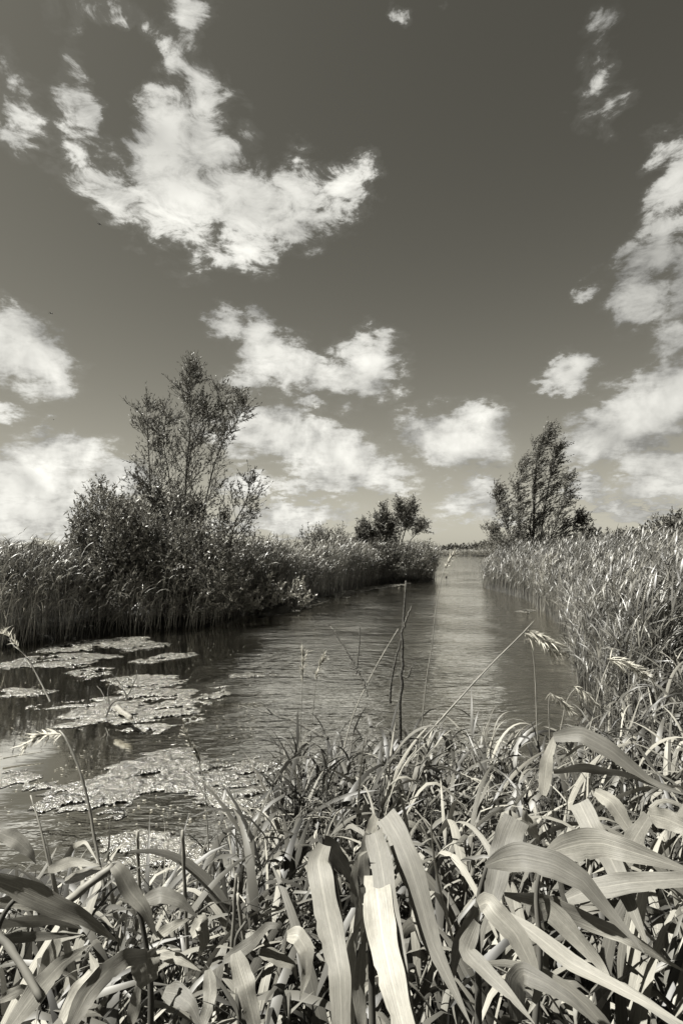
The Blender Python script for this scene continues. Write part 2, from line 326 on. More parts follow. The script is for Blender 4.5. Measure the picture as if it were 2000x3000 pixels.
M_DRY = shade('dry reed stalk', 0.16, 0.30, 0.6, 0.0, 0.3, nscale=30, namp=0.25)
M_PLUME = shade('reed plume', 0.5, 0.75, 0.7, 0.35, 0.2)
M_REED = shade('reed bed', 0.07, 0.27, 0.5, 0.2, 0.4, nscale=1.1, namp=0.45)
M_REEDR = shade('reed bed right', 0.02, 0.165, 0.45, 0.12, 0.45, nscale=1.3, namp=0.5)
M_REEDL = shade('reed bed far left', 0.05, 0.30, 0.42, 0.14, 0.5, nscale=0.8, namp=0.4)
M_GRASS = shade('undergrowth', 0.025, 0.13, 0.5, 0.15, 0.4)  # colour kept extra dark, painting deep shade into the gaps between reeds
M_WILLOW = shade('willow leaf', 0.05, 0.2, 0.5, 0.14, 0.25)
M_SHRUB = shade('shrub leaf', 0.08, 0.33, 0.45, 0.16, 0.35)
M_THICK = shade('thicket leaf', 0.05, 0.28, 0.45, 0.14, 0.35)
M_FARLEAF = shade('distant leaf', 0.08, 0.17, 0.5, 0.15, 0.3)
M_PALE = shade('pale leaf', 0.28, 0.45, 0.4, 0.2, 0.5)
M_BARK = shade('bark', 0.06, 0.10, 0.8, 0, 0.2, nscale=25, namp=0.4)
M_TWIG = shade('weathered twig', 0.07, 0.12, 0.75, 0, 0.25, nscale=60, namp=0.45, bump=0.5, bscale=120)
M_DRIFT = shade('bleached branch', 0.2, 0.3, 0.7, 0, 0.25, nscale=40, namp=0.25)
M_MUD = shade('bank mud', 0.015, 0.025, 0.7, 0, 0.3, nscale=3, namp=0.4, bump=0.6, bscale=12)
M_ALGAE = shade('algae mat', 0.10, 0.15, 0.22, 0, 0.9, nscale=20, namp=0.85, bump=1.0, bscale=55)  # strong colour mottle stands in for sparkle too fine to resolve
M_BIRD = shade('dark plumage', 0.02, 0.03, 0.6)

# water
M_WATER, t = material('water'); n_, l_ = t.nodes, t.links
gp = n_.new('ShaderNodeNewGeometry')
def wnoise(scale, sc, det, rough=0.5, rot=0):
    mp = n_.new('ShaderNodeMapping'); l_.new(gp.outputs['Position'], mp.inputs[0]); mp.inputs['Scale'].default_value = sc; mp.inputs['Rotation'].default_value = (0, 0, R(rot))
    z = n_.new('ShaderNodeTexNoise'); l_.new(mp.outputs[0], z.inputs['Vector']); z.inputs['Scale'].default_value = scale; z.inputs['Detail'].default_value = det; z.inputs['Roughness'].default_value = rough; z.inputs['Distortion'].default_value = 0.3
    return z.outputs['Fac']
def wm(op, a, b):
    q = n_.new('ShaderNodeMath'); q.operation = op
    for i, x in enumerate((a, b)):
        if isinstance(x, (int, float)): q.inputs[i].default_value = x
        else: l_.new(x, q.inputs[i])
    return q.outputs[0]
def wr(v, a, b, lo, hi):
    q = n_.new('ShaderNodeMapRange'); q.interpolation_type = 'SMOOTHSTEP'; l_.new(v, q.inputs['Value'])
    for k_, x in zip(('From Min', 'From Max', 'To Min', 'To Max'), (a, b, lo, hi)): q.inputs[k_].default_value = x
    return q.outputs[0]
sep = n_.new('ShaderNodeSeparateXYZ'); l_.new(gp.outputs['Position'], sep.inputs[0])
fine = wnoise(8.0, (0.55, 1.6, 1), 3, 0.55, 10); mid = wnoise(2.4, (0.5, 1.6, 1), 2, 0.5, -8); long_ = wnoise(1.1, (0.22, 1.7, 1), 2, 0.5, 4); broad = wnoise(0.35, (1, 1, 1), 2)
# open water is ruffled, the lee behind the reeds and mats is calm
lee = wr(wm('ADD', sep.outputs[0], wm('MULTIPLY', wm('SUBTRACT', broad, 0.5), 2.5)), -2.6, -0.9, 0.05, 1.0)
gust = wr(broad, 0.35, 0.65, 0.45, 1.15)
hgt = wm('MULTIPLY', wm('ADD', wm('MULTIPLY', long_, 0.045), wm('ADD', wm('MULTIPLY', fine, 0.030), wm('MULTIPLY', mid, 0.045))), wm('MULTIPLY', lee, gust))
# rings spreading from a spot on the open water
rc = ground(1030, 1965)
mpv = n_.new('ShaderNodeVectorMath'); mpv.operation = 'SUBTRACT'; l_.new(gp.outputs['Position'], mpv.inputs[0]); mpv.inputs[1].default_value = (rc[0], rc[1], 0)
ln_ = n_.new('ShaderNodeVectorMath'); ln_.operation = 'LENGTH'; l_.new(mpv.outputs[0], ln_.inputs[0])
rd = ln_.outputs['Value']
ring = wm('MULTIPLY', wm('SINE', wm('ADD', wm('MULTIPLY', rd, 30.0), wm('MULTIPLY', mid, 5.0)), 0), wm('MULTIPLY', wr(rd, 0.5, 2.6, 1.0, 0.0), 0.0028))
hgt = wm('ADD', hgt, ring)
bp = n_.new('ShaderNodeBump'); bp.inputs['Strength'].default_value = 0.8; bp.inputs['Distance'].default_value = 1.0; l_.new(hgt, bp.inputs['Height'])
p = n_.new('ShaderNodeBsdfPrincipled'); p.inputs['Base Color'].default_value = (0.007, 0.0067, 0.0056, 1); p.inputs['Roughness'].default_value = 0.03; p.inputs['IOR'].default_value = 1.6
l_.new(bp.outputs[0], p.inputs['Normal']); out = n_.new('ShaderNodeOutputMaterial')
gl = n_.new('ShaderNodeBsdfGlossy'); gl.inputs['Color'].default_value = (0.95, 0.93, 0.87, 1); gl.inputs['Roughness'].default_value = 0.03; l_.new(bp.outputs[0], gl.inputs['Normal'])
mw = n_.new('ShaderNodeMixShader'); mw.inputs[0].default_value = 0.8; l_.new(p.outputs[0], mw.inputs[1]); l_.new(gl.outputs[0], mw.inputs[2]); l_.new(mw.outputs[0], out.inputs[0])

# ------------------------------------------------------------------ ground and water
G = lambda x, y: ground(x, y)[:2]
WATER = np.array([(-60, -6), (-9, 1.2), (-3.5, 2.7), G(0, 2540), G(200, 2575), G(420, 2580), G(600, 2540), G(720, 2440), (0.0, 3.45), (0.9, 3.7), (1.9, 4.2), (2.75, 5.2), (3.0, 6.4),
    G(1715, 1985), G(1690, 1880), G(1610, 1805), G(1540, 1755), G(1418, 1722), G(1428, 1700), (11, 36), (18, 60), (24, 80), (30, 96), (20, 98), (8, 100), (6, 60), (4.8, 37),
    G(1272, 1697), G(1200, 1703), G(1100, 1712), G(960, 1745), G(880, 1762), G(740, 1790), G(690, 1812), G(600, 1838), G(300, 1862), G(0, 1898), (-11, 8.6), (-60, 3)])
def land(P): return -poly_sd(P, WATER)
def spaced(lo, hi, fine, edge0, edge1):
    a = np.arange(edge0, edge1, fine); o1 = edge1 + (hi - edge1) * np.linspace(0, 1, 46)[0:] ** 3; o0 = edge0 - (edge0 - lo) * np.linspace(0, 1, 40)[1:] ** 3
    return np.concatenate([o0[::-1], a, o1])
gx = spaced(-2500, 2500, 0.22, -11, 11); gy = spaced(-400, 4000, 0.22, -2, 32)
X, Y = np.meshgrid(gx, gy); P2 = np.stack([X.ravel(), Y.ravel()], -1)
s_ = land(P2)
gz = np.clip(s_ * 0.55, -0.7, 0.22) + (fbm(P2[:, 0] * 1.3, P2[:, 1] * 1.3, 4, 5) - 0.5) * np.where(s_ > 0, 0.16, 0.05)
n0, n1 = len(gy), len(gx); i = np.arange(n0 - 1)[:, None] * n1 + np.arange(n1 - 1)[None]
gob = obj('ground', mesh('ground', np.stack([X.ravel(), Y.ravel(), gz], -1), np.stack([i, i + 1, i + n1 + 1, i + n1], -1).reshape(-1, 4)), M_MUD); tag(gob, kind='structure')
wv = np.array([(-2500, -400, 0), (2500, -400, 0), (2500, 4000, 0), (-2500, 4000, 0)], float)
wob = obj('water', mesh('water', wv, np.array([[0, 1, 2, 3]])), M_WATER); tag(wob, kind='structure')
def gzat(P): 
    P = np.asarray(P).reshape(-1, 2); s = land(P); return np.clip(s * 0.55, -0.15, 0.22)

# ------------------------------------------------------------------ reed beds (countless stems)
WIND = 0.0
def reed_bed(name, P, hgt, mat, label, nl=4, S=4, lw=0.02, ll=0.38, lean=0.16, plumes=0.0, stemw=0.006, droop=(0.5, 1.9), windk=0.9):
    n = len(P); z = gzat(P) - 0.04; base = np.concatenate([P, z[:, None]], 1); A = Acc()
    saz = rng.normal(0.0, windk, n); tilt = np.abs(rng.normal(lean, 0.16, n)); bend = rng.uniform(0.0, 0.35, n)
    V, F, U, Rn, C_ = ribbons(base, saz, math.pi / 2 - tilt * 0.5, bend, hgt, stemw, S=4, pw=2.0, prof=wstem, roll=rng.uniform(0, 3.14, n)); A.add(V, F, U, Rn * 0.6)
    for j in range(nl):
        f = rng.uniform(0.30, 1.0, n) if j else np.full(n, 0.98); f = np.maximum(f, (0.25 + 0.7 * j / max(nl, 1)) * rng.uniform(0.8, 1.05, n)); f = np.clip(f, 0, 1)
        k = f * 4; i0 = np.minimum(k.astype(int), 3); u = (k - i0)[:, None]; b = C_[np.arange(n), i0] * (1 - u) + C_[np.arange(n), i0 + 1] * u
        V, F, U, Rn, _ = ribbons(b, saz * 0.4 + rng.normal(0, 1.1, n), rng.uniform(0.75, 1.42, n), rng.uniform(droop[0], droop[1], n), ll * rng.uniform(0.6, 1.25, n), lw * rng.uniform(0.6, 1.2, n), S=S, twist=rng.normal(0, 0.8, n), roll=rng.normal(0, 0.5, n))
        A.add(V, F, U, Rn)
    m = rng.random(n) < plumes
    if m.any():
        q = m.sum(); top = C_[m][:, -1]
        V, F, U, Rn, C2 = ribbons(top - [0, 0, .05], saz[m], rng.uniform(1.2, 1.5, q), rng.uniform(0, .5, q), rng.uniform(.2, .5, q), 0.006, S=3, prof=wstem); A.add(V, F, U, Rn)
        for j in range(3):
            V, F, U, Rn, _ = ribbons(C2[:, -1] - [0, 0, .06], rng.normal(0.2, .6, q), rng.uniform(.6, 1.4, q), rng.uniform(.3, 1.2, q), rng.uniform(.12, .22, q), 0.022, S=3); A.add(V, F, U, Rn)
    o = obj(name, A.mesh(name), mat); tag(o, label, 'reeds', kind='stuff'); return o
def scatter(x0, x1, y0, y1, n, cond):
    out = []; tot = 0
    while tot < n:
        Q = np.stack([rng.uniform(x0, x1, n * 2), rng.uniform(y0, y1, n * 2)], -1); Q = Q[cond(Q)]; out.append(Q); tot += len(Q)
        if len(Q) == 0: break
    return np.concatenate(out)[:n]
vis = lambda Q, m=1.0: (np.abs(Q[:, 0]) < 0.70 * Q[:, 1] + m)
def hts(P, h, v=0.16): return h * (1 + v * (fbm(P[:, 0] * 0.6, P[:, 1] * 0.6, 3, 31) - 0.5) * 2) * rng.uniform(0.82, 1.08, len(P))
midline = lambda Q: Q[:, 0] > (-2.9 + (Q[:, 1] - 13.5) * 0.0)
def fringe(depth): return lambda Q: (lambda s: (s > -0.12) & (s < depth) & (rng.random(len(s)) < np.exp(-np.maximum(s, 0) / (depth * 0.45))))(land(Q))
leftc = lambda Q: fringe(7)(Q) & vis(Q, .6) & (Q[:, 0] < -2.2) & (Q[:, 1] > 5) & (Q[:, 1] < 19)
def thicket(P):               # the willows stand where the reeds are low and thin
    px = 1000 + 1500 * P[:, 0] / P[:, 1]
    return np.where((px > 225) & (px < 760) & (P[:, 1] < 14.6), rng.uniform(0.3, 0.8, len(P)), 1.0)
P = scatter(-19, -2.2, 7, 19, 9500, leftc)
_px = 1000 + 1500 * P[:, 0] / P[:, 1]; P = P[(thicket(P) > .99) | (rng.random(len(P)) < np.where(_px > 470, .12, .45))]; P = P[fbm(P[:, 0] * 1.5, P[:, 1] * 1.5, 3, 44) > .42]
reed_bed('reed_bed', P, hts(P, 1.4, .42) * thicket(P), M_REEDL, 'tall dark reed bed on the left bank around the willow', nl=5, S=3, lw=0.022, plumes=0.03, lean=.24, windk=1.5)
P = scatter(-12, -2.2, 7, 16, 700, lambda Q: (lambda s: (s > -.25) & (s < .5))(land(Q)) & vis(Q, .6) & (Q[:, 0] < -2.4))
reed_bed('dry_reed_fringe', P, rng.uniform(.5, 1.5, len(P)), M_DRY, 'pale dry reed stems standing in the water before the left reed bed', nl=1, S=3, lw=0.016, ll=.3, lean=.28, stemw=.008, windk=1.8)
P = scatter(-60, -3, 16, 90, 5000, lambda Q: vis(Q, .5) & (land(Q) > 4))
reed_bed('reed_bed', P, hts(P, 1.55, .1), M_REED, 'open reed field stretching to the horizon behind the left bank', nl=3, S=2, lw=0.04, ll=0.5, plumes=0.05, stemw=0.02)
midc = lambda Q: fringe(6)(Q) & (Q[:, 0] > -4.5) & (Q[:, 0] < 6) & (Q[:, 1] > 14.5) & (Q[:, 1] < 36)
P = scatter(-4.5, 6, 14, 36, 9000, midc)
reed_bed('reed_bed', P, hts(P, 1.58, .38), M_REEDL, 'dark reed bed on the middle bank in front of the small trees', nl=4, S=3, lw=0.028, ll=0.45, plumes=0.04, stemw=0.010)
P = scatter(2.5, 13, 4.2, 12, 8000, lambda Q: fringe(3.2)(Q) & vis(Q, .4))
hh = hts(P, 1.6) * np.clip(0.62 + 0.30 * land(P), 0.55, 1.04)
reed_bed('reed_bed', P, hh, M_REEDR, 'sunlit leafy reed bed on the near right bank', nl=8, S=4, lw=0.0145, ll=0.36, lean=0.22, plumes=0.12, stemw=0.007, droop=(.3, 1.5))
P = scatter(4, 24, 11, 32, 9000, lambda Q: fringe(7)(Q) & vis(Q, .4) & (Q[:, 0] > 4.5))
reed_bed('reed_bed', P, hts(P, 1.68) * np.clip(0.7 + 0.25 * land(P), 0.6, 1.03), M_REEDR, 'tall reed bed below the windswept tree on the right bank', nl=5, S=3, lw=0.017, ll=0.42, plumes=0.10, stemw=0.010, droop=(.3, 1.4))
P = scatter(10, 60, 30, 99, 3000, lambda Q: fringe(10)(Q) & (Q[:, 0] > 9) & vis(Q, 1))
reed_bed('reed_bed', P, hts(P, 1.0), M_REED, 'pale distant reeds along the receding right shore', nl=3, S=2, lw=0.07, ll=0.6, stemw=0.03)
P = scatter(4, 32, 97, 106, 3500, lambda Q: (land(Q) > -0.1))
reed_bed('reed_bed', P, hts(P, .8), M_REED, 'low pale reeds along the far shore of the channel', nl=3, S=2, lw=0.09, ll=0.4, stemw=0.04)

# ------------------------------------------------------------------ trees
def path_branch(start, d, length, n, up=0.25, wob=0.25, wind=(0, 0, 0)):
    P = [np.array(start, float)]; d = np.array(d, float); d /= np.linalg.norm(d)
    for k in range(n):
        d = d + np.array([0, 0, up / n]) + rng.normal(0, wob / n ** 0.5 * 0.5, 3) + np.array(wind) / n; d /= np.linalg.norm(d); P.append(P[-1] + d * length / n)
    return np.array(P)
def tree(name, label, cat, stems, r0, base, len1=1.2, n1=16, n2=6, len2=0.45, leafn=9, leaf=(0.07, 0.016), t0=0.3, mleaf=None, ang=0.9, wind=(0.15, 0, 0), up=0.35, group=None, dense_low=0.0, leafmin=0.0):
    """stems: list of (points, r0, r1). limbs, twigs and leaves grow along them"""
    W = Acc(); lp, ld = [], []; base = np.asarray(base, float)
    def add_tube(P, ra, rb, k): V, F = tube(P, np.linspace(ra, rb, len(P)), k); W.add(V, F)
    def leafy(P, n, spread=0.9):
        t = rng.uniform(0.1, 1, n) * (len(P) - 1); i = np.minimum(t.astype(int), len(P) - 2); u = (t - i)[:, None]
        p = P[i] * (1 - u) + P[i + 1] * u; d = P[i + 1] - P[i]; d /= np.linalg.norm(d, axis=1, keepdims=True) + 1e-9
        lp.append(p); ld.append(d + rng.normal(0, spread * 0.6, (n, 3)) + np.array(wind))
    for (pts, ra, rb, kk) in stems:
        P = crom(pts, 22); add_tube(P, ra, rb, 7); Ls = np.linalg.norm(np.diff(P, axis=0), axis=1).sum()
        leafy(P[15:], int(leafn * 2))
        m = int(n1 * kk)
        for q in range(m):
            t = t0 + (1 - t0) * (q + rng.random()) / m; k = min(int(t * 21), 20); s = P[k] + (P[k + 1] - P[k]) * (t * 21 - k); tan = P[k + 1] - P[k]; tan /= np.linalg.norm(tan)
            pr = np.cross(tan, rng.normal(size=3)); pr /= np.linalg.norm(pr) + 1e-9
            ll = len1 * ((1 - t) * 0.85 + 0.22) * rng.uniform(0.6, 1.2); aa = ang * rng.uniform(0.7, 1.2)
            B = path_branch(s, tan * math.cos(aa) + pr * math.sin(aa), ll, 6, up, 0.3, wind); rr = ra + (rb - ra) * t
            add_tube(B, rr * 0.5, 0.003, 4); leafy(B[2:], leafn)
            for w in range(n2):
                tt = rng.uniform(0.15, 1) * 6; k2 = min(int(tt), 5); s2 = B[k2] + (B[k2 + 1] - B[k2]) * (tt - k2); tn = B[k2 + 1] - B[k2]; tn /= np.linalg.norm(tn)
                pr = np.cross(tn, rng.normal(size=3)); pr /= np.linalg.norm(pr) + 1e-9
                B2 = path_branch(s2, tn * 0.75 + pr * 0.7, len2 * rng.uniform(0.5, 1.3), 4, up * 0.8, 0.3, wind)
                add_tube(B2, 0.0055, 0.002, 3); leafy(B2, leafn)
    root = empty(name, base); lp_, ld_ = np.concatenate(lp), np.concatenate(ld); n = len(lp_)
    V, F, U, Rn = leaves(lp_, ld_, leaf[0] * rng.uniform(0.6, 1.3, n), leaf[1] * rng.uniform(0.7, 1.3, n)); CR = Acc(); CR.add(V, F, U, Rn)
    obj('trunk', W.mesh('trunk', base), M_BARK, root); obj('crown', CR.mesh('crown', base), mleaf or M_WILLOW, root)
    return tag(root, label, cat, group)
def shrub(name, label, cat, blobs, base, n, leafn=16, leaf=(0.06, 0.016), mleaf=None, nstem=24, twig=0.45, group=None, stemr=0.012):
    """blobs: (centre, radii) ellipsoids filled with leafy twigs, carried on stems from the base"""
    W = Acc(); base = np.asarray(base, float); lp, ld = [], []
    vol = np.array([np.prod(b[1]) ** 0.8 for b in blobs]); vol /= vol.sum()
    for (c, r), share in zip(blobs, vol):
        m = max(int(n * share), 6); q = rng.normal(size=(m, 3)); q /= np.linalg.norm(q, axis=1, keepdims=True); q *= rng.uniform(0.25, 1.06, (m, 1)) ** 0.55
        q *= 1 + 0.25 * (vnoise(q[:, 0] * 3 + 9, q[:, 2] * 3 + 4, int(c[0] * 10) & 255)[:, None] - 0.5) * 2
        P = np.asarray(c) + q * np.asarray(r); dirs = q * 0.7 + np.array([0.15, 0, 0.55]) + rng.normal(0, 0.35, (m, 3)); dirs /= np.linalg.norm(dirs, axis=1, keepdims=True)
        for k in range(m):
            B = path_branch(P[k] - dirs[k] * twig * 0.5, dirs[k], twig * rng.uniform(0.5, 1.2), 3, 0.2, 0.3); V, F = tube(B, np.linspace(0.004, 0.002, 4), 3); W.add(V, F)
            t = rng.uniform(0, 1, leafn) * 3; i = np.minimum(t.astype(int), 2); u = (t - i)[:, None]; lp.append(B[i] * (1 - u) + B[i + 1] * u); ld.append((B[i + 1] - B[i]) / twig * 3 + rng.normal(0, 0.6, (leafn, 3)))
        for k in rng.integers(0, m, max(int(nstem * share), 3)):
            b0 = base + np.array([(c[0] - base[0]) * 0.6 + rng.normal(0, .12), (c[1] - base[1]) * .6 + rng.normal(0, .12), 0]); mdl = (b0 + P[k]) / 2 + np.array([0, 0, 0.15]) + rng.normal(0, .08, 3)
            V, F = tube(crom([b0, mdl, P[k]], 8), np.linspace(stemr, 0.003, 8), 4); W.add(V, F)
    root = empty(name, base); lp_, ld_ = np.concatenate(lp), np.concatenate(ld); m = len(lp_)
    V, F, U, Rn = leaves(lp_, ld_, leaf[0] * rng.uniform(0.6, 1.3, m), leaf[1] * rng.uniform(0.7, 1.3, m)); CR = Acc(); CR.add(V, F, U, Rn)
    obj('trunk', W.mesh('trunk', base), M_BARK, root); obj('crown', CR.mesh('crown', base), mleaf or M_SHRUB, root)
    return tag(root, label, cat, group)
def S(pts, d, r0, r1, k=1.0, dd=0.0):
    n = len(pts); return ([at(x, y, d + dd * i / (n - 1)) for i, (x, y) in enumerate(pts)], r0, r1, k)
def B(px, py, d, rx, ry, rz): return (at(px, py, d), (rx, ry, rz))
# tall open willow on the left bank
D1 = 13.6
tree('willow_tree', 'tall open willow with sparse upright stems on the left bank', 'tree',
     [S([(556, 1815), (546, 1600), (545, 1400), (558, 1250), (557, 1155), (563, 1088)], D1, .04, .005, 2.0),
      S([(460, 1810), (446, 1560), (440, 1400), (434, 1290), (430, 1190)], D1 + .2, .035, .004, 1.0),
      S([(596, 1815), (588, 1580), (618, 1400), (652, 1300), (690, 1240), (720, 1185)], D1 - .2, .028, .004, 1.25),
      S([(650, 1815), (672, 1620), (690, 1530), (715, 1480), (738, 1415)], D1 - .3, .03, .004, 0.7),
      S([(520, 1812), (512, 1560), (496, 1400), (480, 1300), (486, 1212)], D1 + .5, .028, .004, 1.2),
      S([(546, 1400), (566, 1300), (604, 1235), (650, 1150)], D1 + .1, .022, .003, 0.8),
      S([(500, 1812), (470, 1620), (455, 1500), (408, 1400)], D1 - .5, .03, .004, 0.6)],
     .05, at(556, 1825, D1), len1=1.2, n1=25, n2=9, len2=0.42, leafn=10, leaf=(0.09, 0.022), t0=0.16, wind=(0.12, 0, 0.05), ang=0.85, up=0.45)
shrub('willow_shrub', 'pale rounded willow shrub left of the tall willow', 'shrub',
      [B(305, 1620, 12.0, 0.85, 0.9, 1.35), B(300, 1490, 12.1, 0.50, 0.5, 0.6), B(248, 1550, 11.9, 0.32, 0.4, 0.65), B(375, 1580, 12.0, 0.6, 0.7, 1.0), B(330, 1720, 11.7, 0.8, 0.5, 0.6), B(302, 1425, 13.3, 0.14, 0.16, 0.36)],
      at(310, 1825, 12.2), 1500, leafn=20, leaf=(0.09, 0.025), nstem=60)
shrub('willow_shrub', 'dark dense willow thicket around the foot of the tall willow', 'shrub',
      [B(450, 1640, 12.5, 0.95, 0.9, 1.15), B(560, 1650, 12.4, 0.95, 0.9, 1.2), B(640, 1690, 12.5, 0.65, 0.8, 0.95), B(520, 1530, 13.2, 0.75, 0.7, 1.0), B(655, 1590, 13.2, 0.40, 0.4, 1.0), B(430, 1510, 13.2, 0.5, 0.6, 0.85), B(600, 1760, 12.6, 0.9, 0.5, 0.45), B(460, 1750, 12.4, 0.9, 0.5, 0.45)],
      at(540, 1815, 12.6), 2500, leafn=18, leaf=(0.09, 0.026), mleaf=M_THICK, nstem=90)
shrub('leafy_bush', 'loose pale bush between the dark thicket and the middle reeds', 'shrub', [B(735, 1620, 15.5, .5, .6, .8), B(720, 1700, 15.2, .45, .5, .6)], at(735, 1790, 15.5), 160, leafn=14, leaf=(.08, .03), nstem=16)
for (x, y, d, r, lab) in [(705, 1745, 13.9, .40, 'small pale leafy bush at the water edge beside the dark thicket'), (790, 1730, 14.8, .45, 'middle one of three pale leafy bushes overhanging the water'), (868, 1732, 15.6, .45, 'broad-leaved pale bush beside the bleached branches')]:
    shrub('water_side_bush', lab, 'shrub', [B(x, y, d, r, r, r * .8), B(x + 10, y + 25, d, r * 1.2, r, r * .5)], at(x, y + 45, d), 70, leafn=14, leaf=(.10, .05), mleaf=M_PALE, nstem=10, twig=.3)
# small trees on the middle bank
D2 = 27.0
tree('small_tree', 'leftmost low tree of the middle group', 'tree', [S([(1078, 1690), (1072, 1600), (1064, 1532)], D2, .05, .006), S([(1078, 1690), (1058, 1610), (1050, 1560)], D2 - .3, .04, .006), S([(1084, 1690), (1084, 1600), (1080, 1556)], D2 + .3, .04, .006)], .05, at(1078, 1692, D2), len1=.8, n1=30, n2=7, leafn=10, leaf=(.11, .04), t0=.35)
tree('small_tree', 'dense middle tree of the middle group', 'tree', [S([(1120, 1695), (1122, 1590), (1122, 1488)], D2 + .5, .07, .006), S([(1120, 1695), (1108, 1590), (1108, 1510)], D2 + .2, .05, .006), S([(1124, 1695), (1140, 1600), (1146, 1530)], D2 + .8, .05, .006)], .05, at(1120, 1697, D2 + .5), len1=.95, n1=36, n2=7, leafn=10, leaf=(.11, .04), t0=.3)
tree('small_tree', 'tallest tree of the middle group with pale bare lower trunks leaning right', 'tree', [S([(1156, 1690), (1166, 1600), (1176, 1530), (1172, 1474)], D2 - .4, .05, .006), S([(1158, 1690), (1176, 1590), (1194, 1530), (1204, 1478)], D2 - .2, .05, .006), S([(1162, 1690), (1192, 1600), (1222, 1560), (1232, 1542)], D2 - .6, .035, .005, .6)], .05, at(1158, 1694, D2 - .4), len1=.9, n1=32, n2=7, leafn=10, leaf=(.11, .036), t0=.5)
for (x, y, d, rx, rz, lab) in [(930, 1600, 24, 1.0, .8, 'low rounded dark bush rising from the middle reeds'), (990, 1590, 25, .6, .8, 'thin pale bush left of the small trees'), (1150, 1640, 26.2, 1.6, .9, 'dense dark bush below the small trees'), (1085, 1640, 26.0, 1.0, .8, 'dark bush at the foot of the leftmost low tree'), (1235, 1640, 27.5, .75, .95, 'feathery pale bush at the right tip of the middle bank')]:
    shrub('bank_bush', lab, 'shrub', [B(x, y, d, rx, .8, rz), B(x + 12, y - 14, d + .4, rx * .6, .6, rz * .8)], at(x, 1700, d), 330 if rx > .9 else 150, leafn=14, leaf=(.10, .035), mleaf=M_SHRUB if 'pale' in lab else M_FARLEAF, nstem=14, twig=.6)
# windswept tree on the right bank
D3 = 24.5
tree('windswept_tree', 'windswept dark tree leaning right above the right reed bank', 'tree',
     [S([(1560, 1690), (1562, 1560), (1566, 1420), (1575, 1320), (1604, 1262)], D3, .08, .008, 2.0), S([(1570, 1690), (1590, 1520), (1610, 1400), (1635, 1310)], D3 + .5, .06, .006, 1.5),
      S([(1550, 1690), (1525, 1560), (1515, 1450), (1532, 1350)], D3 - .4, .06, .006, 1.4), S([(1545, 1690), (1500, 1580), (1470, 1500), (1452, 1440)], D3 + .2, .05, .005, 1.2),
      S([(1575, 1690), (1615, 1570), (1645, 1480), (1660, 1400)], D3 - .6, .05, .005, 1.2), S([(1540, 1695), (1490, 1620), (1455, 1585), (1437, 1555)], D3 - .3, .035, .004, .8), S([(1580, 1690), (1630, 1600), (1672, 1540), (1690, 1525)], D3 + .4, .04, .004, 1.0)],
     .08, at(1562, 1695, D3), len1=1.2, n1=32, n2=8, len2=.5, leafn=12, leaf=(.11, .034), t0=.12, wind=(.55, 0, 0), ang=.7, up=.35)
# distant trees
def far_tree(px, py, d, w, h, lab, grp='distant trees on the skyline'):
    b = at(px, 1605, d); b[2] = 0.2; top = at(px, py, d)[2]; rz = max((top - 0.6) / 2, .5)
    shrub('distant_tree', lab, 'tree', [((b[0], b[1], top - rz), (w, w * .7, rz)), ((b[0] + w * .35, b[1], top - rz * 1.15), (w * .6, w * .5, rz * .9))], b, 220 if d < 70 else 130, leafn=14, leaf=(d * .0042, d * .0026), mleaf=M_FARLEAF, nstem=6, twig=d * .014, group=grp, stemr=.12)
for k, (x, y, d, w, lab) in enumerate([(1300, 1609, 150, 5, 'leftmost low tree on the far skyline'), (1328, 1606, 150, 4, 'round tree on the far skyline left of the gap'), (1350, 1603, 150, 4, 'rounder tree beside the gap on the far skyline'),
    (1392, 1609, 150, 2.5, 'tiny bush just right of the skyline gap'), (1412, 1601, 110, 3, 'first tree of the dark clump behind the receding shore'), (1426, 1592, 105, 3, 'second tree of the dark clump behind the receding shore'), (1446, 1588, 100, 3.5, 'third tree of the dark clump behind the receding shore'), (1470, 1584, 95, 4, 'tree of the dark clump nearest the windswept tree'),
    (1715, 1533, 48, 1.1, 'small feathery tree just right of the windswept tree'), (1742, 1541, 52, .9, 'small dark tree second to the right of the windswept tree'), (1800, 1546, 55, 1.6, 'low dark tree above the middle of the right reeds'), (1838, 1552, 58, 1.8, 'low bush above the right reeds'), (1870, 1552, 58, 1.8, 'low bush left of the big dark wood'),
    (1930, 1512, 50, 2.2, 'left tree of the big dark wood at the right edge'), (1958, 1498, 50, 2.4, 'middle tree of the big dark wood at the right edge'), (1990, 1488, 48, 2.4, 'tallest tree of the big dark wood at the right edge'), (2025, 1500, 48, 2.0, 'rightmost tree of the big dark wood')]):
    far_tree(x, y, d, w, 0, lab)

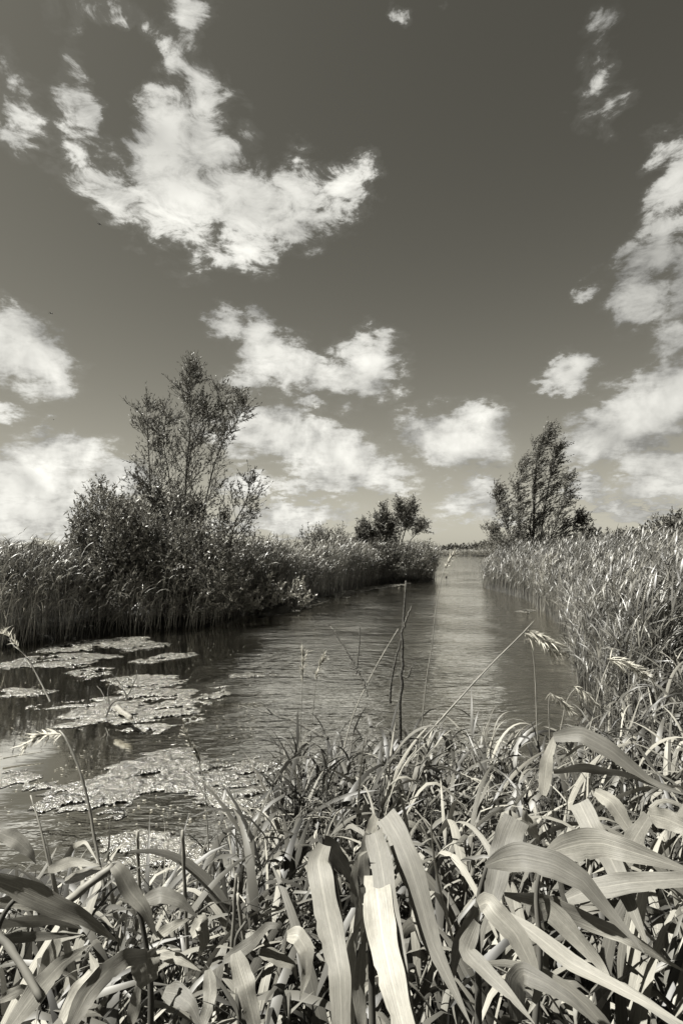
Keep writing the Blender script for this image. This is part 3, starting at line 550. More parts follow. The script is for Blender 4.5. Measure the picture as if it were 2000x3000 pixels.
# ------------------------------------------------------------------ algae mats on the water
def cp4(L_): return [(x * .574, 1800 + y * .574) for x, y in L_]
def mat(px, label, res=0.016, namp=0.10, th=0.0, lump=0.009, seed=0, group=None, name='algae_mat'):
    poly = np.array([ground(x, y)[:2] for x, y in px]); lo, hi = poly.min(0) - .12, poly.max(0) + .12
    xs = np.arange(lo[0], hi[0], res); ys = np.arange(lo[1], hi[1], res * 1.2); X, Y = np.meshgrid(xs, ys); Q = np.stack([X.ravel(), Y.ravel()], -1)
    e_ = poly_sd(Q, poly); ca, sa = .94, .34; qx = Q[:, 0] * ca + Q[:, 1] * sa; qy = -Q[:, 0] * sa + Q[:, 1] * ca      # wind-drawn, frayed outline
    fray = (fbm(qx * 2.2, qy * 6, 4, seed) - .5) * 1.7 + (fbm(qx * 14, qy * 22, 3, seed + 9) - .5) * 1.0
    s = (np.clip(e_ / (namp * 1.8), -1.2, .9) + fray + .34 - th * 4) * .09
    hole = fbm(qx * 4 + 3, qy * 9, 4, seed + 20) + .25 * (fbm(Q[:, 0] * 30, Q[:, 1] * 30, 2, seed + 21) - .5); s = np.minimum(s, (hole - 0.36) * 0.6)
    z = .004 + np.clip(s, 0, .06) / .06 * (.004 + lump * fbm(Q[:, 0] * 30, Q[:, 1] * 30, 3, seed + 3) ** 1.5 + lump * .6 * fbm(Q[:, 0] * 8, Q[:, 1] * 8, 2, seed + 5))
    z = z + np.clip(s, 0, .03) / .03 * rng.uniform(0, res * .4, len(z)); n1_ = len(xs); n0_ = len(ys); i = (np.arange(n0_ - 1)[:, None] * n1_ + np.arange(n1_ - 1)[None]).ravel(); F = np.stack([i, i + 1, i + n1_ + 1, i + n1_], -1)
    F = F[(s[F] > 0).sum(1) >= 3]
    if len(F) == 0: return
    used, inv = np.unique(F, return_inverse=True); V = np.stack([Q[:, 0], Q[:, 1], z], -1)[used]; c = V.mean(0) * [1, 1, 0]
    # a thin rim so that the mat has thickness down into the water
    o = obj(name, mesh(name, V - c, inv.reshape(F.shape), smooth_=False), M_ALGAE); o.location = tuple(c); return tag(o, label, 'algae mat', group)
mat(cp4([(560, 330), (700, 318), (850, 320), (930, 350), (905, 385), (975, 400), (960, 430), (900, 450), (1000, 455), (1035, 490), (1000, 530), (900, 560), (800, 605), (720, 600), (620, 570), (560, 540), (450, 560), (350, 565), (430, 530), (330, 510), (460, 480), (560, 450), (640, 420), (600, 360)]), 'wide lobed algae mat around the drowned twigs in mid water', seed=1, res=.014)
mat(cp4([(180, 1000), (250, 930), (350, 880), (500, 830), (650, 780), (780, 730), (900, 695), (1020, 685), (1030, 770), (1150, 780), (1300, 750), (1440, 770), (1440, 800), (1300, 840), (1200, 860), (1000, 900), (800, 905), (700, 910), (720, 940), (600, 1010), (480, 1000), (400, 970), (300, 980)]), 'long thick algae mat slanting across the near water', seed=2, res=.010, lump=.012)
mat(cp4([(500, 1220), (520, 1150), (600, 1120), (700, 1100), (800, 1120), (880, 1160), (1060, 1180), (1100, 1290), (900, 1370), (600, 1380), (420, 1330)]), 'lumpy algae mat among the grasses at the near bank', seed=3, res=.012, lump=.0125)
mat(cp4([(0, 262), (120, 225), (300, 205), (480, 200), (620, 215), (500, 230), (380, 275), (250, 265), (100, 275), (0, 285)]), 'long narrow algae streak off the left reeds', seed=4, res=.025)
mat(cp4([(370, 300), (470, 275), (540, 285), (530, 310), (440, 330)]), 'small oval algae mat above the wide lobed mat', seed=5, res=.02)
mat(cp4([(10, 390), (70, 375), (180, 385), (270, 395), (150, 420), (50, 412)]), 'narrow algae patch by the left edge of the picture', seed=6, res=.02)
mat(cp4([(200, 190), (300, 150), (450, 130), (720, 120), (740, 155), (600, 165), (400, 185)]), 'ragged algae fringe close under the left reeds', seed=7, res=.03, namp=.16)
mat(cp4([(0, 850), (60, 820), (140, 830), (150, 860), (320, 880), (300, 895), (80, 875), (0, 885)]), 'small dark-flecked algae clump at the left edge of the near water', seed=8, res=.012)
mat(cp4([(150, 475), (300, 455), (480, 435), (640, 425), (560, 455), (300, 480), (180, 488)]), 'thin algae strand left of the drowned twigs', seed=9, res=.016, namp=.05)
mat(cp4([(330, 512), (400, 490), (540, 475), (560, 495), (430, 520)]), 'short algae strand below the drowned twigs', seed=10, res=.016, namp=.05)
mat(cp4([(1040, 420), (1140, 380), (1180, 400), (1150, 440), (1100, 470), (1040, 465)]), 'small algae mat at the edge of the bright open water', seed=11, res=.02)
mat(cp4([(1180, 310), (1300, 300), (1420, 300), (1300, 320), (1200, 325)]), 'faint algae strand on the open water', seed=12, res=.025, namp=.12)
mat(cp4([(1060, 940), (1300, 860), (1500, 870), (1560, 960), (1500, 1080), (1250, 1060)]), 'broken algae mat at the edge of the near grasses', seed=13, res=.014, th=.02, lump=.012)
mat(cp4([(560, 165), (720, 150), (860, 150), (820, 170), (640, 185)]), 'algae shreds in the dark water below the thicket', seed=14, res=.03, namp=.16)
mat(cp4([(700, 240), (840, 205), (1000, 200), (880, 225), (760, 250)]), 'algae wisp in the dark water right of the oval mat', seed=15, res=.025, namp=.14)
mat([(740, 1800), (850, 1770), (960, 1752), (945, 1766), (860, 1790), (770, 1806)], 'pale weed fringe below the bleached branches', seed=16, res=.05, namp=.2)
mat([(960, 1745), (1100, 1717), (1180, 1708), (1260, 1702), (1180, 1714), (1060, 1734), (990, 1752)], 'pale weed fringe along the middle reeds', seed=17, res=.08, namp=.3)
mat([(1440, 1722), (1500, 1726), (1535, 1732), (1480, 1738)], 'weed patch at the tip of the right bank', seed=18, res=.06, namp=.15)
mat([(1508, 1792), (1540, 1786), (1566, 1788), (1540, 1796)], 'small floating leaf raft off the right reeds', seed=19, res=.03, namp=.08)
mat([(1600, 1904), (1640, 1900), (1690, 1906), (1640, 1910)], 'upper narrow weed raft in the shade of the right reeds', seed=20, res=.02, namp=.05)
mat([(1670, 1915), (1700, 1920), (1760, 1940), (1700, 1936)], 'lower narrow weed raft in the shade of the right reeds', seed=21, res=.02, namp=.05)
# loose flecks
n = 700; fx = rng.uniform(0, 760, n); fy = rng.uniform(1880, 2420, n); A = Acc()
keep = fbm(fx / 120, fy / 60, 3, 77) > 0.5; Pf = np.array([ground(x, y) for x, y in zip(fx[keep], fy[keep])]); n = len(Pf); r = rng.uniform(.002, .011, n) ; th = rng.uniform(0, 6.28, n)
sq = np.stack([np.stack([np.cos(th + k * 1.5708 + .3 * (k % 2)) * r * (1.5 if k % 2 else 1), np.sin(th + k * 1.5708) * r, np.full(n, .006) + .003 * (k % 2)], -1) for k in range(4)], 1) + Pf[:, None]
A.add(sq.reshape(-1, 3), np.arange(n)[:, None] * 4 + np.arange(4)[None], None, np.repeat(rng.random(n), 4))
tag(obj('floating_flecks', A.mesh('floating_flecks'), M_PALE), 'loose pale weed flecks scattered over the calm water', 'flecks', kind='stuff')

# ------------------------------------------------------------------ sticks, stalks and plumes
def stick(name, label, cat, paths, mat_, group=None, k=6):
    """paths: list of (points (px,py), d0, d1, r0, r1); the first is the main piece, the rest side twigs"""
    root = None
    for i, (pts, d0, d1, r0, r1) in enumerate(paths):
        n = len(pts); P3 = crom([at(x, y, d0 + (d1 - d0) * q / (n - 1)) for q, (x, y) in enumerate(pts)], max(10, n * 4)); 
        P3 = P3 + rng.normal(0, r0 * (0.3 if mat_ is M_TWIG else 0.08), P3.shape)
        if root is None: root = empty(name, P3[0]); org = P3[0]
        V, F = tube(P3 - org, np.linspace(r0, r1, len(P3)) * (1 + 0.18 * (np.arange(len(P3)) % 4 == 0)), k)
        obj('stem' if i == 0 else 'twig', mesh(name, V, F, None, np.full(len(V), rng.random())), mat_, root)
    return tag(root, label, cat, group)
def plume(root, px, py, d, n=70, length=.2, dirv=(.6, 0, -.5), mat_=None):
    org = np.array(root.location); c = at(px, py, d); dv = np.array(dirv, float); dv /= np.linalg.norm(dv)
    sp = crom([c, c + dv * length * .5 + [0, 0, length * .12], c + dv * length], 8); t = rng.uniform(0, 1, n) * 6.9; i = t.astype(int); b = sp[i] + (sp[i + 1] - sp[i]) * (t - i)[:, None]
    azb = math.atan2(dv[1], dv[0]); A = Acc()
    V, F, U, Rn, _ = ribbons(b, azb + rng.normal(0, .7, n), math.asin(dv[2]) + rng.normal(.15, .35, n), rng.uniform(.2, 1.0, n), length * rng.uniform(.2, .5, n), .0062, S=4, twist=rng.normal(0, 1, n)); A.add(V, F, U, Rn)
    V, F = tube(sp, np.linspace(.002, .0008, 8), 4); A.add(V, F)
    return obj('plume', A.mesh('plume', org), mat_ or M_PLUME, root)
s = stick('dead_stick', 'dark upright dead stick with side twigs standing among the centre reeds', 'stick',
    [([(1168, 2330), (1171, 2114), (1176, 1961), (1181, 1849), (1189, 1697)], 2.4, 2.4, .0095, .0035), ([(1181, 1840), (1192, 1812), (1204, 1776)], 2.4, 2.38, .005, .0025), ([(1175, 1975), (1192, 1985), (1208, 1950)], 2.4, 2.36, .005, .0025), ([(1141, 2060), (1146, 1997), (1160, 1925), (1178, 1868)], 2.42, 2.4, .006, .003)], M_TWIG)
stick('dead_stick', 'thin dark stick leaning left over the water, left of the upright stick', 'stick', [([(1075, 2040), (1064, 2000), (1040, 1950), (1005, 1890), (970, 1836)], 2.4, 2.5, .006, .003), ([(1042, 1955), (1034, 1962), (1025, 1956)], 2.42, 2.42, .003, .002)], M_TWIG)
stick('dead_stick', 'short thin upright stick beside the left-leaning stick', 'stick', [([(1044, 1975), (1047, 1940), (1053, 1880), (1054, 1832)], 2.45, 2.45, .004, .002)], M_TWIG)
stick('dead_stick', 'dark branch lying out over the water from the reeds', 'stick', [([(960, 2165), (916, 2140), (860, 2112), (804, 2094), (750, 2080), (702, 2068)], 2.6, 2.9, .009, .003), ([(804, 2094), (790, 2085), (780, 2074)], 2.7, 2.7, .004, .002)], M_TWIG)
stick('dead_stick', 'bare arching twig crossing the near algae mat', 'stick', [([(640, 2400), (600, 2330), (560, 2270), (520, 2225)], 2.6, 2.8, .004, .002)], M_TWIG)
stick('dead_stick', 'second bare twig right of the arching twig', 'stick', [([(720, 2420), (660, 2290), (640, 2250)], 2.7, 2.9, .004, .002)], M_TWIG)
stick('drowned_branch', 'bare twigs standing up out of the wide lobed algae mat', 'branch', [([(312, 2098), (330, 2060), (372, 2040), (398, 1990), (402, 1962)], 5.7, 5.9, .010, .003), ([(372, 2042), (350, 2000), (330, 1975)], 5.8, 5.8, .006, .003), ([(322, 2075), (318, 2020), (345, 1970)], 5.8, 6, .006, .003), ([(322, 2075), (300, 2030), (285, 2010)], 5.8, 6, .005, .003)], M_TWIG)
stick('broken_log', 'short broken log lying in the wide lobed algae mat', 'log', [([(344, 2072), (362, 2088), (385, 2104)], 5.6, 5.35, .028, .022)], M_DRIFT)
stick('fallen_branch', 'bleached branch lying along the water below the pale bushes', 'branch', [([(790, 1790), (850, 1785), (900, 1776), (945, 1766)], 15.6, 16.6, .03, .012), ([(800, 1789), (815, 1796), (835, 1800)], 15.6, 15.4, .02, .01)], M_DRIFT)
stick('fallen_branch', 'second bleached branch poking out at the water edge', 'branch', [([(722, 1785), (745, 1765), (765, 1748)], 15.3, 15.3, .022, .01)], M_DRIFT)
stick('water_stake', 'tiny dark stake standing in the far channel', 'stake', [([(1306, 1698), (1307, 1692), (1307, 1688)], 31, 31, .05, .03)], M_TWIG)
stick('floating_twig', 'thin twig floating at the left of the near water', 'twig', [([(10, 2222), (60, 2212), (130, 2202)], 4.62, 4.75, .008, .004)], M_DRIFT)
def stalk(label, pts, d0, d1, r0, pl, name='plumed_reed', plen=.2, pdir=(.6, 0, -.5), pn=70):
    (xa, ya), (xb, yb) = pts[0], pts[1]; pts = [(xa + (xa - xb) * .9, ya + (ya - yb) * .9)] + list(pts)      # the foot goes down among the leaves
    s = stick(name, label, 'reed stalk', [(pts, d0, d1, r0 * .75, r0 * .4)], M_DRY, 'old reed stalks with plumes')
    for (x, y, d) in pl: plume(s, x, y, d, pn, plen, pdir)
stalk('tall thin reed stalk in the middle with a pale plume against the far water', [(1235, 2120), (1250, 1980), (1263, 1900), (1278, 1767), (1300, 1665)], 2.2, 2.3, .0032, [(1302, 1668, 2.3)], plen=.085, pdir=(.5, 0, .75), pn=50)
stalk('stalk leaning far right with a drooping bright plume over the dark water', [(1325, 2070), (1420, 1965), (1523, 1862), (1562, 1820)], 2.2, 2.3, .005, [(1533, 1853, 2.28), (1545, 1846, 2.29)], plen=.165, pdir=(.72, 0, -.5), pn=150)
stalk('thin upright stalk under the drooping bright plume', [(1570, 2080), (1566, 1980), (1558, 1895)], 2.3, 2.3, .004, [])
stalk('thin stalk slanting up from the left-hand centre reeds', [(1010, 2180), (1040, 2080), (1100, 1955), (1166, 1842)], 2.4, 2.5, .004, [])
stalk('short upright plume left of the centre reeds', [(878, 2180), (884, 2060), (886, 1985)], 2.6, 2.6, .003, [(886, 2000, 2.6)], plen=.14, pdir=(0.02, 0, 1), pn=60)
stalk('slanting plume second from the left of the centre reeds', [(912, 2140), (922, 2030), (930, 1980)], 2.7, 2.7, .003, [(924, 1990, 2.7)], plen=.12, pdir=(.35, 0, .8), pn=50)
stalk('blurred tall stalk with a drooping plume at the left over the algae', [(292, 2530), (275, 2440), (258, 2345), (230, 2247), (195, 2167), (175, 2140)], 1.25, 1.35, .0052, [(185, 2150, 1.35)], plen=.10, pdir=(-.8, 0, -.25), pn=70)
stalk('thin stalk beside the blurred tall stalk', [(150, 2560), (118, 2420), (90, 2330)], 1.4, 1.5, .0045, [])
stalk('stalk with pale flower head standing before the long algae mat', [(612, 2490), (606, 2400), (597, 2290), (575, 2215)], 1.9, 2.0, .004, [(588, 2240, 2.0), (560, 2190, 2.0)], plen=.07, pdir=(-.3, 0, .6), pn=45)
stalk('dry stalk with folded tip at the left edge below the reeds', [(130, 2020), (110, 1980), (75, 1920), (40, 1890), (30, 1868)], 3.6, 3.8, .007, [(60, 1905, 3.7)], plen=.2, pdir=(-.7, 0, .6), pn=40)
stalk('feathery plume bending right beside the dark right-hand water', [(1730, 2120), (1760, 2000), (1785, 1935)], 2.8, 2.9, .004, [(1785, 1935, 2.9), (1778, 1930, 2.9)], plen=.2, pdir=(.8, 0, -.35), pn=110)
stalk('small bright plume low among the right centre reeds', [(1608, 2130), (1606, 2060), (1612, 2030)], 2.2, 2.2, .0035, [(1610, 2030, 2.2)], plen=.11, pdir=(.6, 0, -.6), pn=90)
stalk('loose grassy plume between the two right-hand plumes', [(1640, 2140), (1660, 2050), (1690, 2010)], 2.4, 2.4, .003, [(1680, 2010, 2.4)], plen=.14, pdir=(.5, 0, -.45), pn=60)

# ------------------------------------------------------------------ near bank: individual reed plants
LV = []                       # shared leaf shapes (unit length along +x at zero azimuth)
for k in range(30):
    dr = rng.uniform(0.4, 2.1); kk = None
    if k % 5 < 2: kk = (rng.uniform(.28, .6), rng.uniform(1.0, 2.3)); dr *= .35
    V, F, U, Rn, _ = ribbons([[0, 0, 0]], 0, rng.uniform(0.85, 1.45), dr, 1.0, rng.uniform(.050, .084), S=11, cols=3, pw=rng.uniform(1.2, 2.4), daz=rng.normal(0, .6), twist=rng.normal(0, 1.0), kink=kk, roll=rng.normal(0, .4))
    LV.append(mesh('leaf', V, F, U * [1, .42]))
    LV[-1].materials.append(M_LEAF)
NARROW = []
for k in range(10):
    V, F, U, Rn, _ = ribbons([[0, 0, 0]], 0, rng.uniform(0.8, 1.4), rng.uniform(.7, 2.2), 1.0, rng.uniform(.024, .034), S=9, cols=3, pw=rng.uniform(1.2, 2.0), daz=rng.normal(0, .4), twist=rng.normal(0, .8), roll=rng.normal(0, .3))
    NARROW.append(mesh('leaf', V, F, U * [1, .42])); NARROW[-1].materials.append(M_LEAF)
STEM = []
for k in range(8):
    P3 = path_branch((0, 0, 0), (rng.normal(.12, .08), rng.normal(0, .06), 1), 1.0, 8, 0.0, .12, (.12, 0, 0)); V, F = tube(P3, np.linspace(.0052, .0022, 9), 6); m_ = mesh('stem', V, F); m_.materials.append(M_STEM); STEM.append((m_, P3))
def reed_plant(x, y, h, nleaf, ll, label, group, narrow=False, waz=0.0, spread=1.0):
    z = float(gzat([[x, y]])[0]) - .03; root = empty('reed_plant', (x, y, z)); sm, sp = STEM[rng.integers(len(STEM))]; hs = h
    ra = rng.normal(waz, .5); st = obj('stem', sm, None, root); st.scale = (hs if not narrow else hs * .8, hs if not narrow else hs * .8, hs); st.rotation_euler = (0, 0, ra)
    Rz = np.array([[math.cos(ra), -math.sin(ra), 0], [math.sin(ra), math.cos(ra), 0], [0, 0, 1]]); SP = (sp * np.array(st.scale)) @ Rz.T
    for k in range(nleaf):
        f = 0.34 + 0.64 * (k + rng.random() * .7) / nleaf; q = f * 8; i = min(int(q), 7); b = SP[i] + (SP[i + 1] - SP[i]) * (q - i)
        nw = narrow or (y > 1.35 and rng.random() < .3); l = obj('leaf', (NARROW if nw else LV)[rng.integers(10 if nw else 30)], None, root); s_ = ll * rng.uniform(.65, 1.2) * (1.0 if f < .85 else .8); l.location = tuple(b)
        l.scale = (s_, s_ * rng.uniform(.85, 1.15) * (1.0 if y < 1.35 else .68), s_); l.rotation_euler = (rng.normal(0, .12), rng.normal(0, .15), waz + rng.normal(0, spread) + (math.pi if rng.random() < .16 else 0))
    return tag(root, label, 'reed', group)
ENV = np.array([(-200, 2470), (0, 2490), (300, 2520), (520, 2480), (640, 2400), (740, 2290), (840, 2150), (960, 2080), (1100, 2050), (1300, 2060), (1500, 2080), (1650, 2070), (1740, 2000), (1820, 1900), (1920, 1790), (2100, 1700)], float)
def env(px): return np.interp(px, ENV[:, 0], ENV[:, 1])
groups = {0: ('broad-leaved reed plant in the bottom left corner by the near bank', 'reeds of the bottom left corner'), 1: ('reed plant in the dense stand in the bottom centre', 'reeds of the bottom centre'),
          2: ('wind-bent reed plant in the bottom right corner', 'reeds of the bottom right corner'), 3: ('upright reed plant at the water edge in the centre', 'reeds at the centre water edge'),
          4: ('narrow-leaved grass tuft by the near algae left of the centre reeds', 'grasses by the near algae'), 5: ('tall reed plant where the near bank meets the right bank', 'reeds joining the right bank')}
cnt = 0; tries = 0
quota = [(0.75, 1.35, 76, -.74, .74), (1.35, 2.1, 90, -.74, .74), (2.1, 4.2, 66, -.74, .74), (1.0, 2.2, 40, -.70, -.2), (1.7, 3.2, 34, -.46, -.08)]
for (y0, y1, q, u0, u1) in quota:
    c = 0
    while c < q and tries < 30000:
        tries += 1; y = math.sqrt(rng.uniform(y0 ** 2, y1 ** 2)); x = rng.uniform(u0, u1) * y; px = 1000 + 1500 * x / y
        if land(np.array([[x, y]]))[0] < -.05: continue
        if px < 720 and rng.random() < (.35 if y < 1.5 else .1): continue
        yt = env(px) + abs(rng.normal(0, 130)) + 30; zt = H - (yt - 1600) * y / 1500; cap = 1.30 + .16 * rng.random() + (.12 if px > 1700 else 0) - (.18 if px < 700 else 0)
        if y < 1.5: cap -= .24 * (1.5 - y) / .75
        zt = min(zt, cap); h = zt - .18
        if h < .22: continue
        g = 4 if (px < 850 and y > 1.9) else 0 if px < 720 else 5 if (px > 1640 and y > 1.7) else 3 if y > 1.7 else 1 if px < 1420 else 2
        nar = g == 4
        reed_plant(x, y, h * .86, 6 if nar else (8 if y < 1.35 else 12 if h > .7 else 8), (.38 if nar else .43) * min(1, .55 + h * .5), groups[g][0], groups[g][1], nar, waz=rng.normal(0.0, .4), spread=1.25 if g in (0, 1, 3, 4) else .8); c += 1
WEED = shade('dark weed', 0.035, 0.10, 0.55, 0.1, 0.3)
for k in range(14):
    px = rng.uniform(835, 975); y = rng.uniform(1.9, 2.5); x = (px - 1000) / 1500 * y; zt = H - (rng.uniform(2130, 2330) - 1600) * y / 1500
    root = empty('weed_plant', (x, y, .12)); h = zt - .12; P3 = path_branch((0, 0, 0), (rng.normal(.05, .1), 0, 1), h, 8, 0, .12); V, F = tube(P3, np.linspace(.005, .002, 9), 6); obj('stem', mesh('stem', V, F), M_TWIG, root)
    m = 26; q = rng.uniform(.15, 1, m) * 8; i = np.minimum(q.astype(int), 7); b = P3[i] + (P3[i + 1] - P3[i]) * (q - i)[:, None]
    for w in range(m):
        V, F, U, Rn, _ = ribbons([b[w]], rng.uniform(0, 6.28), rng.uniform(.5, 1.4), rng.uniform(.2, 1.3), rng.uniform(.08, .2), rng.uniform(.010, .018), S=6, cols=3, twist=rng.normal(0, .6)); obj('leaf', mesh('leaf', V, F, U), WEED, root)
    tag(root, 'dark upright weed in the shaded clump left of the centre reeds', 'weed', 'dark weeds left of the centre reeds')
# undergrowth below them
n = 3000; yy = np.sqrt(rng.uniform(.5 ** 2, 4.3 ** 2, n)); xx = rng.uniform(-.8, .8, n) * yy; Q = np.stack([xx, yy], -1); Q = Q[land(Q) > -.08]; n = len(Q)
pxs = 1000 + 1500 * Q[:, 0] / Q[:, 1]; zt = H - (env(pxs) + 60 + np.abs(rng.normal(0, 160, n)) - 1600) * Q[:, 1] / 1500; hq = np.clip(np.minimum(zt, 1.0) - .2, .02, .95); ok = hq > .1; Q = Q[ok]; hq = hq[ok]; n = len(Q)
A = Acc(); bz = np.concatenate([Q, gzat(Q)[:, None] - .03], 1)
saz = rng.normal(0, 1.3, n)
V, F, U, Rn, C_ = ribbons(bz, saz, 1.57 - np.abs(rng.normal(.1, .12, n)), rng.uniform(0, .4, n), hq, rng.uniform(.004, .009, n), S=4, prof=wstem, roll=rng.uniform(0, 3, n)); A.add(V, F, U, Rn * .5)
for j in range(4):
    i0 = rng.integers(1, 5, n); V, F, U, Rn, _ = ribbons(C_[np.arange(n), i0], saz * .3 + rng.normal(0, 1.5, n), rng.uniform(.4, 1.3, n), rng.uniform(.5, 2.0, n), rng.uniform(.14, .34, n) * np.clip(hq * 2.2, .35, 1), rng.uniform(.009, .025, n), S=5, cols=3, twist=rng.normal(0, .8, n)); A.add(V, F, U, Rn)
tag(obj('undergrowth', A.mesh('undergrowth'), M_GRASS), 'tangled shaded grass and reed shoots filling the near bank', 'undergrowth', kind='stuff')

# ------------------------------------------------------------------ the big leaves nearest the lens
def bend(P, m):               # path by length with only slightly rounded corners
    P = crom(P, len(P) * 6) * .15 + np.stack([np.interp(np.linspace(0, len(P) - 1, len(P) * 6), np.arange(len(P)), np.asarray(P)[:, k]) for k in range(3)], -1) * .85
    l = np.concatenate([[0], np.cumsum(np.linalg.norm(np.diff(P, axis=0), axis=1))]); return np.stack([np.interp(np.linspace(0, l[-1], m), l, P[:, k]) for k in range(3)], -1)
def big_leaf(root, pts, d0, d1, wpx, roll=0.3, roll1=None, tip=True, S_=26, base=.5):
    n = len(pts); P3 = bend([at(x, y, d0 + (d1 - d0) * q / (n - 1)) for q, (x, y) in enumerate(pts)], S_ + 1); t = np.linspace(0, 1, S_ + 1)
    T = np.gradient(P3, axis=0); T /= np.linalg.norm(T, axis=1, keepdims=True); vw = P3 - np.array([0, 0, H]); s = np.cross(T, vw); s /= np.linalg.norm(s, axis=1, keepdims=True); nn = np.cross(s, T)
    if roll1 is None: roll1 = roll
    rr = roll + (roll1 - roll) * t; s2 = s * np.cos(rr)[:, None] + nn * np.sin(rr)[:, None]; n2 = np.cross(s2, T)
    pr = base + (1 - base) * np.sin(np.clip(t / .3, 0, 1) * math.pi / 2)
    pr = np.where(t > .3, np.clip(1 - ((t - .3) / (.72 if tip else 1.3)) ** 1.5, 0.02, 1), pr); w = (wpx * (d0 + d1) / 2 / 1500) * .5 * pr * 1.04; ph = rng.uniform(0, 6.28, 4); nick = np.where(rng.random(S_ + 1) < .07, .86, 1.0)
    wl, wr_ = w * (1 + .05 * np.sin(t * 19 + ph[0])) * nick, w * (1 + .05 * np.sin(t * 23 + ph[1])); el_, er_ = w * .16 * np.sin(t * 13 + ph[2]), w * .16 * np.sin(t * 15 + ph[3])
    V = np.stack([P3 - s2 * wl[:, None] + n2 * el_[:, None], P3 - s2 * w[:, None] * .5 + n2 * w[:, None] * .07, P3 + n2 * w[:, None] * .12, P3 + s2 * w[:, None] * .5 + n2 * w[:, None] * .07, P3 + s2 * wr_[:, None] + n2 * er_[:, None]], 1).reshape(-1, 3)
    U = np.stack(np.broadcast_arrays(np.linspace(0, 1, 5)[None], t[:, None] * .5), -1).reshape(-1, 2); org = np.array(root.location)
    return obj('leaf', mesh('leaf', V - org, grid_faces(1, S_, 5), U), M_LEAF, root)
def big_reed(label, stem, leaves_, r=.006):
    (pts, d0, d1) = stem; n = len(pts); P3 = crom([at(x, y, d0 + (d1 - d0) * q / (n - 1)) for q, (x, y) in enumerate(pts)], 14)
    foot = P3[0].copy(); foot[2] = float(gzat([foot[:2]])[0]) - .02; P3 = np.concatenate([[foot], P3]); root = empty('reed_plant', foot)
    V, F = tube(P3 - foot, np.linspace(r, r * .45, len(P3)), 8); obj('stem', mesh('stem', V, F), M_STEM, root)
    for l in leaves_: big_leaf(root, *l[:4], **(l[4] if len(l) > 4 else {}))
    return tag(root, label, 'reed', 'large reeds nearest the viewer')
big_reed('large reed in the bottom centre with sharply folded pale leaves hanging straight down', ([(1092, 3080), (1085, 2750), (1078, 2560), (1082, 2440)], .78, .82), [
    ([(1128, 2388), (1160, 2440), (1195, 2520), (1230, 2630), (1265, 2763), (1320, 2882), (1377, 3000)], .82, .64, 68, dict(roll=-.1, roll1=.2, base=.97)),
    ([(1080, 2560), (1078, 2470), (1100, 2392)], .86, .83, 44, dict(roll=.6, tip=False, base=.7)),
    ([(1094, 2438), (1110, 2500), (1122, 2570), (1133, 2660), (1150, 2749), (1166, 2861), (1200, 3010)], .78, .60, 66, dict(roll=-.25, roll1=-.3, tip=False, base=.9)),
    ([(1070, 2620), (1064, 2520), (1076, 2442)], .80, .79, 34, dict(roll=.5, tip=False, base=.7)),
    ([(1098, 2560), (1104, 2620), (1118, 2740), (1145, 2861), (1190, 3040)], .74, .58, 84, dict(roll=-.1, tip=False, base=.75)),
    ([(1040, 2660), (1036, 2570), (1050, 2506), (1078, 2492)], .76, .74, 24, dict(roll=.2, base=.8)),
    ([(1085, 2548), (1100, 2540), (1085, 2585), (1050, 2600)], .8, .8, 34, dict(roll=.6))])
big_reed('large reed left of the bottom centre with one broad bent leaf and a shaded fold', ([(990, 3080), (1000, 2800), (975, 2560), (952, 2480)], .82, .84), [
    ([(950, 2474), (930, 2525), (942, 2590), (958, 2680), (978, 2770), (995, 2861), (1000, 3030)], .82, .66, 72, dict(roll=-.2, tip=False, base=.55)),
    ([(950, 2474), (975, 2492), (1003, 2530), (1038, 2592)], .825, .86, 52, dict(roll=.5, tip=True, base=.9)),
    ([(1000, 2870), (990, 2740), (982, 2600), (992, 2560), (1002, 2620)], .88, .86, 38, dict(roll=-.2)),
    ([(1025, 3010), (1022, 2880), (1030, 2760), (1060, 2690)], .8, .8, 42, dict(roll=-.2)),
    ([(1060, 3010), (1050, 2900), (1062, 2780), (1075, 2700)], .74, .78, 36, dict(roll=-.3)),
    ([(1010, 3010), (1008, 2900), (1012, 2800), (1030, 2720)], .84, .86, 36, dict(roll=.1))], r=.005)
big_reed('large wind-bent reed at the bottom right with two long pale leaves blown to the right', ([(1400, 3080), (1400, 2850), (1398, 2650), (1425, 2535)], .8, .82), [
    ([(1422, 2536), (1470, 2518), (1530, 2510), (1620, 2530), (1707, 2580), (1777, 2665), (1833, 2728), (1885, 2790)], .80, .68, 74, dict(roll=.05, roll1=.5, base=.2)),
    ([(1400, 2655), (1425, 2640), (1447, 2672), (1510, 2735), (1552, 2819), (1577, 2903), (1545, 2973)], .78, .7, 60, dict(roll=.2)),
    ([(1398, 2660), (1370, 2720), (1345, 2760), (1330, 2830), (1320, 2890)], .8, .78, 48, dict(roll=.7)),
    ([(1396, 2700), (1363, 2784), (1433, 2854), (1496, 2917), (1565, 3000)], .74, .64, 46, dict(roll=.3)),
    ([(1475, 2672), (1566, 2735), (1672, 2819), (1777, 2875), (1882, 2931), (2020, 3010)], .78, .62, 46, dict(roll=.4, base=.3)),
    ([(1510, 2396), (1488, 2450), (1464, 2530), (1440, 2630)], .98, .9, 72, dict(roll=-.2, base=.97, tip=False)),
    ([(1530, 2398), (1560, 2425), (1578, 2460)], .985, 1.0, 50, dict(roll=.7, base=.95))])
